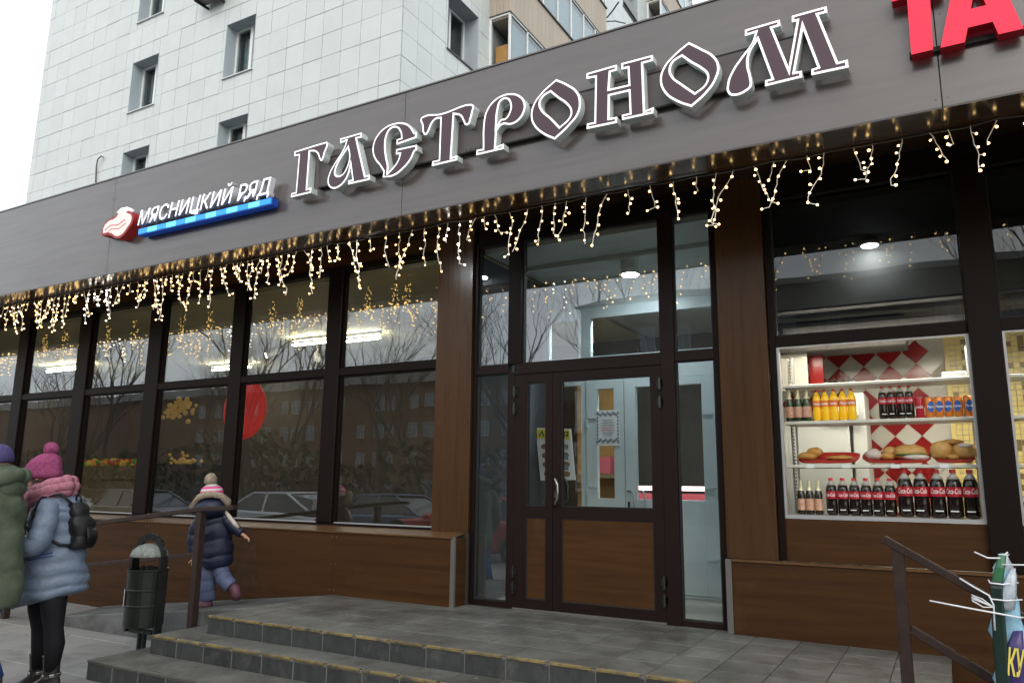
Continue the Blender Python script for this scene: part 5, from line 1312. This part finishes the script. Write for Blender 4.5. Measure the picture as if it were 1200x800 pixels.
b = MB(); puff(b,0,1,[(.012,0,.70,.275,.19),(.02,0,.80,.272,.19),(.03,0,.95,.255,.185),(.035,0,1.10,.225,.18),(.035,0,1.25,.21,.175),(.055,0,1.38,.20,.185),(.06,0,1.46,.165,.18),(.04,0,1.53,.10,.11),(.02,0,1.58,.085,.09)],11,.020,44,1)
for i,v in enumerate(b.v):
    if v.z < .95: b.v[i] = v+Vector((0,0,(v.x*.16)*(.95-v.z)/.25))
B_(b,'coat','puffer_blue',wm)
b = MB(); sleeve(b,[(.075,-.15,1.45),(.085,-.215,1.30),(.05,-.25,1.14),(-.08,-.25,1.12),(-.205,-.21,1.185)],[.075,.088,.088,.078,.060],6); B_(b,'sleeve','puffer_blue',wm)
b = MB(); sleeve(b,[(.05,.15,1.45),(.05,.21,1.28),(.03,.22,1.13),(-.10,.18,1.12),(-.215,.13,1.18)],[.075,.085,.085,.075,.058],6); B_(b,'sleeve','puffer_blue',wm)
b = MB(); b.tube([(-.235,-.02,1.50),(-.262,-.03,1.2),(-.25,-.03,.95)],.006,6); b.box(-.262,-.248,-.16,-.145,1.03,1.06); B_(b,'zip','alu',wm)
b = MB()
for (kx,ky,pz) in ((.085,-.07,0),(-.11,.085,0)):
    b.tube([(kx+.005,ky*1.0,.80),(kx,ky,.62),(kx+.01,ky,.47),(kx+.02,ky,.36),(kx,ky,.16)],[.108,.092,.070,.075,.052],14)
B_(b,'leggings','black_cloth',wm)
for (fx,fy) in ((.085,-.065),(-.115,.09)):
    b = MB(); b.loft([(fx-.06,fy,0,.135,.048),(fx-.06,fy,.03,.138,.05),(fx-.045,fy,.07,.115,.048),(fx-.01,fy,.11,.072,.05),(fx,fy,.16,.060,.054),(fx,fy,.26,.064,.058),(fx,fy,.28,.068,.062),(fx,fy,.285,.055,.05)],18); o = B_(b,'boot','boot',wm)
    b = MB(); b.lathe([(.064,.115),(.067,.12),(.067,.135),(.064,.14)],(fx,fy,0),16,False); b.box(fx-.02,fx+.02,fy-.072,fy-.064,.11,.145); b.build('buckle','chrome',o,local=True)
b = MB(); b.loft([(-.085,0,1.660,.130,.118,-.06),(-.085,0,1.675,.150,.132,-.06),(-.082,0,1.715,.152,.134,-.06),(-.080,0,1.722,.140,.124,-.04),(-.072,0,1.77,.136,.122,0),(-.062,0,1.82,.112,.105,.05),(-.050,0,1.855,.07,.07,.1),(-.045,0,1.87,.02,.02,.1)],26)
for i,v in enumerate(b.v):
    a = math.atan2(v.y,v.x+.08); b.v[i] = v+Vector((math.cos(a),math.sin(a),0))*.005*math.sin(a*22)
ht = B_(b,'hat','pink_knit',wm)
b = MB(); b.ball((-.018,0,1.895),.058,10); rr_ = random.Random(1)
b.v = [v+Vector((rr_.uniform(-1,1),rr_.uniform(-1,1),rr_.uniform(-1,1)))*.006 for v in b.v]; b.build('pompom','pink_knit',ht,smooth=True,local=True)
b = MB()
for (r0,z0,z1,rr) in ((.15,1.575,1.50,.050),(.145,1.62,1.535,.042),(.14,1.535,1.475,.045)):
    b.tube([(-.015+r0*1.02*math.cos(a)+.02, r0*.95*math.sin(a), (z0+z1)/2+(z0-z1)/2*math.cos(a+.2)*1.2) for a in [6.2832*i/20 for i in range(21)]], [rr*(1+.18*math.sin(i*2.4)) for i in range(21)], 10)
b.tube([(-.16,-.04,1.55),(-.19,-.04,1.45),(-.205,-.03,1.36)],[.05,.045,.03],10)
B_(b,'scarf','scarf_pink',wm)
b = MB(); b.ball((-.05,0,1.60),.10,8,(1,.95,.8)); B_(b,'hair','hair',wm)
b = MB(); rh_ = random.Random(12)
for i in range(26):
    a = rh_.uniform(-.5,.9); p = Vector((-.10+.05*rh_.random(),-.095-.012*rh_.random(),1.66)); b.tube([p,p+Vector((.01*a,-.012,-.05)),p+Vector((.03*a,-.006,-.10-.03*rh_.random()))],.0016,3)
B_(b,'hair_strands','hair',wm)
b = MB()
for z,w in ((1.02,.0),(1.045,.0)): b.tube([(-.06,-.186,z),(.05,-.196,z+.012),(.13,-.178,z+.02)],.0035,5)
B_(b,'pocket_seam','jeans',wm)
# shoulder bag
Lw = Matrix.Rotation(YW,3,'Z'); bo = Vector((-6.357,-2.966,gz))
bg = thing('shoulder_bag','small black leather backpack slung on the back of the blue coat','bag',tuple(bo),YW); bg.rotation_euler = (0,-.085,YW)
b = MB(); puff(b,0,1,[(.27,-.03,1.07,.085,.11),(.280,-.03,1.12,.085,.11),(.268,-.03,1.25,.085,.11),(.250,-.03,1.36,.068,.10),(.235,-.03,1.44,.05,.08)],3,.01,22,5); B_(b,'pouch','black_leather',bg)
b = MB(); b.loft([(.350,-.03,1.11,.018,.07),(.362,-.03,1.16,.022,.075),(.352,-.03,1.24,.015,.07)],14); B_(b,'pocket','black_leather',bg)
for sy in (-1,1):
    b = MB(); b.tube([(.24,-.03+sy*.07,1.42),(.15,sy*.13,1.52),(.02,sy*.17,1.50),(-.03,sy*.20,1.38),(.04,sy*.22,1.22),(.17,sy*.16,1.12),(.26,sy*.10,1.10)],.012,6); B_(b,'strap','black_leather',bg)
b = MB(); b.tube([(.215,-.03,1.44),(.225,-.03,1.50),(.255,-.03,1.50),(.262,-.03,1.43)],.008,6); B_(b,'handle','black_leather',bg)

# person in the green parka at the left edge
gm_ = thing('person','person in olive green parka, purple knitted hat and blue jeans at the left edge','person',(-6.26,-3.435,gz),YW); gm_.rotation_euler = (0,-.10,YW)
J = [((0,0,.92),(.15,.12)),((0,0,1.18),(.15,.11)),((0,0,1.45),(.17,.12)),((.0,0,1.58),(.06,.06)),((.0,0,1.66),(.055,.055)),
     ((.02,-.19,1.48),.055),((.03,-.27,1.18),.045),((-.08,-.26,.92),.03),((.0,.19,1.48),.055),((-.03,.27,1.18),.045),((-.15,.24,.95),.03),
     ((-.02,-.09,.85),(.10,.09)),((-.03,-.09,.48),(.065,.06)),((.09,-.09,.17),(.045,.045)),((.04,-.09,.09),(.04,.03)),((-.05,-.09,.07),(.035,.02)),
     ((-.04,.09,.85),(.10,.09)),((-.16,.09,.48),(.065,.06)),((-.22,.09,.12),(.045,.045)),((-.27,.09,.05),(.04,.03)),((-.37,.09,.03),(.035,.02))]
E = [(0,1),(1,2),(2,3),(3,4),(2,5),(5,6),(6,7),(2,8),(8,9),(9,10),(0,11),(11,12),(12,13),(13,14),(14,15),(0,16),(16,17),(17,18),(18,19),(19,20)]
hand(J,E,7,(-.3,0,-1),(1,0,0)); hand(J,E,10,(-.3,0,-1),(1,0,0))
so_ = skin('body',J,E,'skin',gm_); hb = MB(); head_mb(hb,(-.01,0,1.745),.112,math.pi+.1); joined('body',so_,hb,'skin',gm_)
b = MB(); puff(b,0,1,[(-.03,0,.70,.21,.20),(-.02,0,.85,.225,.205),(-.01,0,1.05,.215,.20),(0,0,1.25,.21,.19),(.01,0,1.45,.20,.21),(.01,0,1.54,.16,.18),(.01,0,1.62,.12,.12)],4,.010,32,3); B_(b,'parka','parka_green',gm_)
b = MB(); sleeve(b,[(.03,-.18,1.52),(.05,-.26,1.36),(.04,-.285,1.16),(-.02,-.28,1.02),(-.08,-.26,.93)],[.085,.088,.082,.075,.062],5,.006); B_(b,'sleeve','parka_green',gm_)
b = MB(); sleeve(b,[(.0,.18,1.52),(.0,.25,1.36),(-.03,.28,1.16),(-.15,.24,.95)],[.085,.088,.082,.062],5,.006); B_(b,'sleeve','parka_green',gm_)
b = MB(); b.loft([(.045,-.352,1.36,.038,.004),(.045,-.354,1.375,.042,.004),(.045,-.352,1.39,.036,.004)],14); b.v = [Vector((v.x, v.y, v.z)) for v in b.v]; B_(b,'arm_badge','white_print',gm_)
b = MB()
b.tube([(.03+.155*math.cos(a), .15*math.sin(a), 1.62+.035*math.cos(a)) for a in [6.2832*i/18 for i in range(19)]],[.062*(1+.15*math.sin(i*2.1)) for i in range(19)],10)
b.loft([(.10,0,1.46,.05,.09),(.13,0,1.54,.085,.13),(.12,0,1.64,.09,.14),(.08,0,1.72,.08,.13),(.06,0,1.75,.05,.09)],16); B_(b,'hood','parka_green',gm_)
b = MB(); b.loft([(-.01,0,1.765,.125,.115),(-.01,0,1.78,.138,.125),(-.01,0,1.825,.136,.124),(-.005,0,1.87,.118,.108),(.0,0,1.905,.075,.07),(.0,0,1.92,.02,.02)],24)
for i,v in enumerate(b.v):
    a = math.atan2(v.y,v.x); b.v[i] = v+Vector((math.cos(a),math.sin(a),0))*.004*math.sin(a*22)
B_(b,'hat','purple_knit',gm_)
b = MB(); b.tube([(-.02,-.09,.86),(-.04,-.09,.66),(-.02,-.09,.48),(.05,-.09,.32),(.085,-.09,.20)],[.115,.10,.082,.075,.078],14); b.tube([(-.04,.09,.86),(-.10,.09,.66),(-.16,.09,.48),(-.22,.09,.12)],[.115,.10,.08,.07],14); B_(b,'jeans','jeans',gm_)
for (fx,fy,fz) in ((.05,-.09,.04),(-.27,.09,0)):
    b = MB(); b.loft([(fx-.03,fy,fz+.025,.145,.05),(fx-.02,fy,fz+.07,.13,.05),(fx+.03,fy,fz+.12,.075,.05),(fx+.045,fy,fz+.2,.06,.052)],18); o = B_(b,'shoe','boot',gm_)
    b = MB(); b.loft([(fx-.03,fy,fz,.145,.052),(fx-.03,fy,fz+.024,.150,.054)],18); b.build('sole','sole',o,local=True)

# child walking up the ramp
rz = -.13
ch = thing('person','small child in navy jacket and striped bobble hat walking on the ramp behind the handrail','person',(-6.93,-.95,rz),YW); ch.rotation_euler = (0,-.07,YW)
J = [((.03,0,.50),(.10,.08)),((.03,0,.68),(.10,.08)),((.03,0,.86),(.11,.08)),((.025,0,.97),(.05,.05)),((.02,0,1.03),(.045,.045)),
     ((-.10,-.02,.90),.035),((-.17,-.03,.70),.03),((-.165,-.05,.52),.02),((.15,-.03,.90),.035),((.26,-.06,.80),.03),((.365,-.07,.725),.02),
     ((-.02,-.02,.44),(.075,.07)),((-.03,-.04,.25),(.05,.05)),((-.02,-.02,.08),(.035,.035)),((-.05,-.05,.04),(.03,.025)),((-.09,-.09,.025),(.028,.02)),
     ((.08,.02,.44),(.075,.07)),((.13,-.02,.28),(.05,.05)),((.25,-.06,.19),(.035,.035)),((.29,-.07,.15),(.03,.025)),((.30,-.07,.08),(.025,.02))]
hand(J,E2:=list(E[:20]),10,(.8,0,-.55),(0,1,.1),.007,.72); hand(J,E2,7,(0,-.1,-1),(1,0,0),.007,.72)
so_ = skin('body',J,E2,'skin',ch); hb = MB(); head_mb(hb,(.02,.0,1.13),.098,math.pi*.62); joined('body',so_,hb,'skin',ch)
b = MB(); puff(b,0,1,[(.03,0,.41,.185,.15),(.035,0,.50,.195,.155),(.03,0,.62,.20,.16),(.03,0,.78,.185,.15),(.03,0,.90,.165,.13),(.03,0,.97,.12,.10),(.03,0,1.0,.08,.08)],5,.014,28,7); B_(b,'jacket','navy',ch)
b = MB(); sleeve(b,[(-.09,-.02,.93),(-.155,-.03,.82),(-.18,-.04,.68),(-.17,-.05,.53)],[.06,.066,.062,.048],4,.008,12); B_(b,'sleeve','navy',ch)
b = MB(); sleeve(b,[(.14,-.02,.93),(.20,-.05,.87),(.28,-.06,.79),(.355,-.07,.735)],[.06,.062,.055,.045],4,.008,12); o = B_(b,'sleeve','navy',ch)
b = MB(); b.tube([(.165,-.055,.985),(.22,-.085,.925),(.285,-.095,.845),(.325,-.095,.80)],[.012,.022,.024,.018],8); b.build('light_stripe','sleeve_light',o,smooth=True,local=True)
b = MB(); pts = [(-.175,-.05,.98),(-.16,-.09,1.06),(-.10,-.13,1.13),(-.02,-.15,1.165),(.07,-.15,1.165),(.15,-.13,1.14),(.205,-.09,1.08),(.20,-.05,1.01)]
b.tube(pts,[.030,.036,.038,.036,.038,.040,.038,.03],10); rr_ = random.Random(5); b.v = [v+Vector((rr_.uniform(-1,1),rr_.uniform(-1,1),rr_.uniform(-1,1)))*.010 for v in b.v]
hd = B_(b,'hood_fur','fur',ch)
b = MB(); b.loft([(.02,-.06,.93,.14,.11),(.02,-.09,1.0,.165,.12),(.02,-.09,1.07,.155,.11),(.03,-.07,1.12,.11,.08),(.03,-.05,1.14,.05,.04)],20); B_(b,'hood','navy',ch)
prev = None
for (m_,z0,z1,r0,r1) in (('white_knit',1.13,1.175,.118,.120),('hot_pink',1.175,1.205,.121,.117),('white_knit',1.205,1.228,.116,.108),('hot_pink',1.228,1.25,.107,.092),('white_knit',1.25,1.285,.091,.03)):
    b = MB(); b.loft([(.0,0,z0,r0,r0*.95),((.0),0,z1,r1,r1*.95)],22,caps=(z1>1.28)); o = b.build('hat' if prev is None else 'hat_stripe',m_,prev or ch,smooth=True,local=True); prev = prev or o
b = MB(); b.ball((-.01,0,1.325),.068,10); b.v = [v+Vector((rr_.uniform(-1,1),rr_.uniform(-1,1),rr_.uniform(-1,1)))*.009 for v in b.v]; b.build('pompom','fur',prev,smooth=True,local=True)
b = MB(); sleeve(b,[(-.02,-.01,.47),(-.04,-.03,.34),(-.035,-.04,.20),(-.02,-.02,.07)],[.10,.095,.090,.082],4,.008); B_(b,'trouser_leg','kid_trousers',ch)
b = MB(); sleeve(b,[(.08,.01,.47),(.11,-.02,.36),(.16,-.04,.27),(.24,-.06,.195)],[.10,.09,.082,.072],4,.008); B_(b,'trouser_leg','kid_trousers',ch)
b = MB(); b.loft([(-.045,-.05,0,.085,.075),(-.045,-.05,.03,.085,.075),(-.03,-.03,.09,.058,.055)],16); B_(b,'boot','kid_boot',ch)
b = MB(); b.tube([(.24,-.055,.20),(.285,-.07,.17),(.305,-.08,.11),(.30,-.08,.06)],[.052,.056,.052,.035],12); B_(b,'boot','kid_boot',ch)
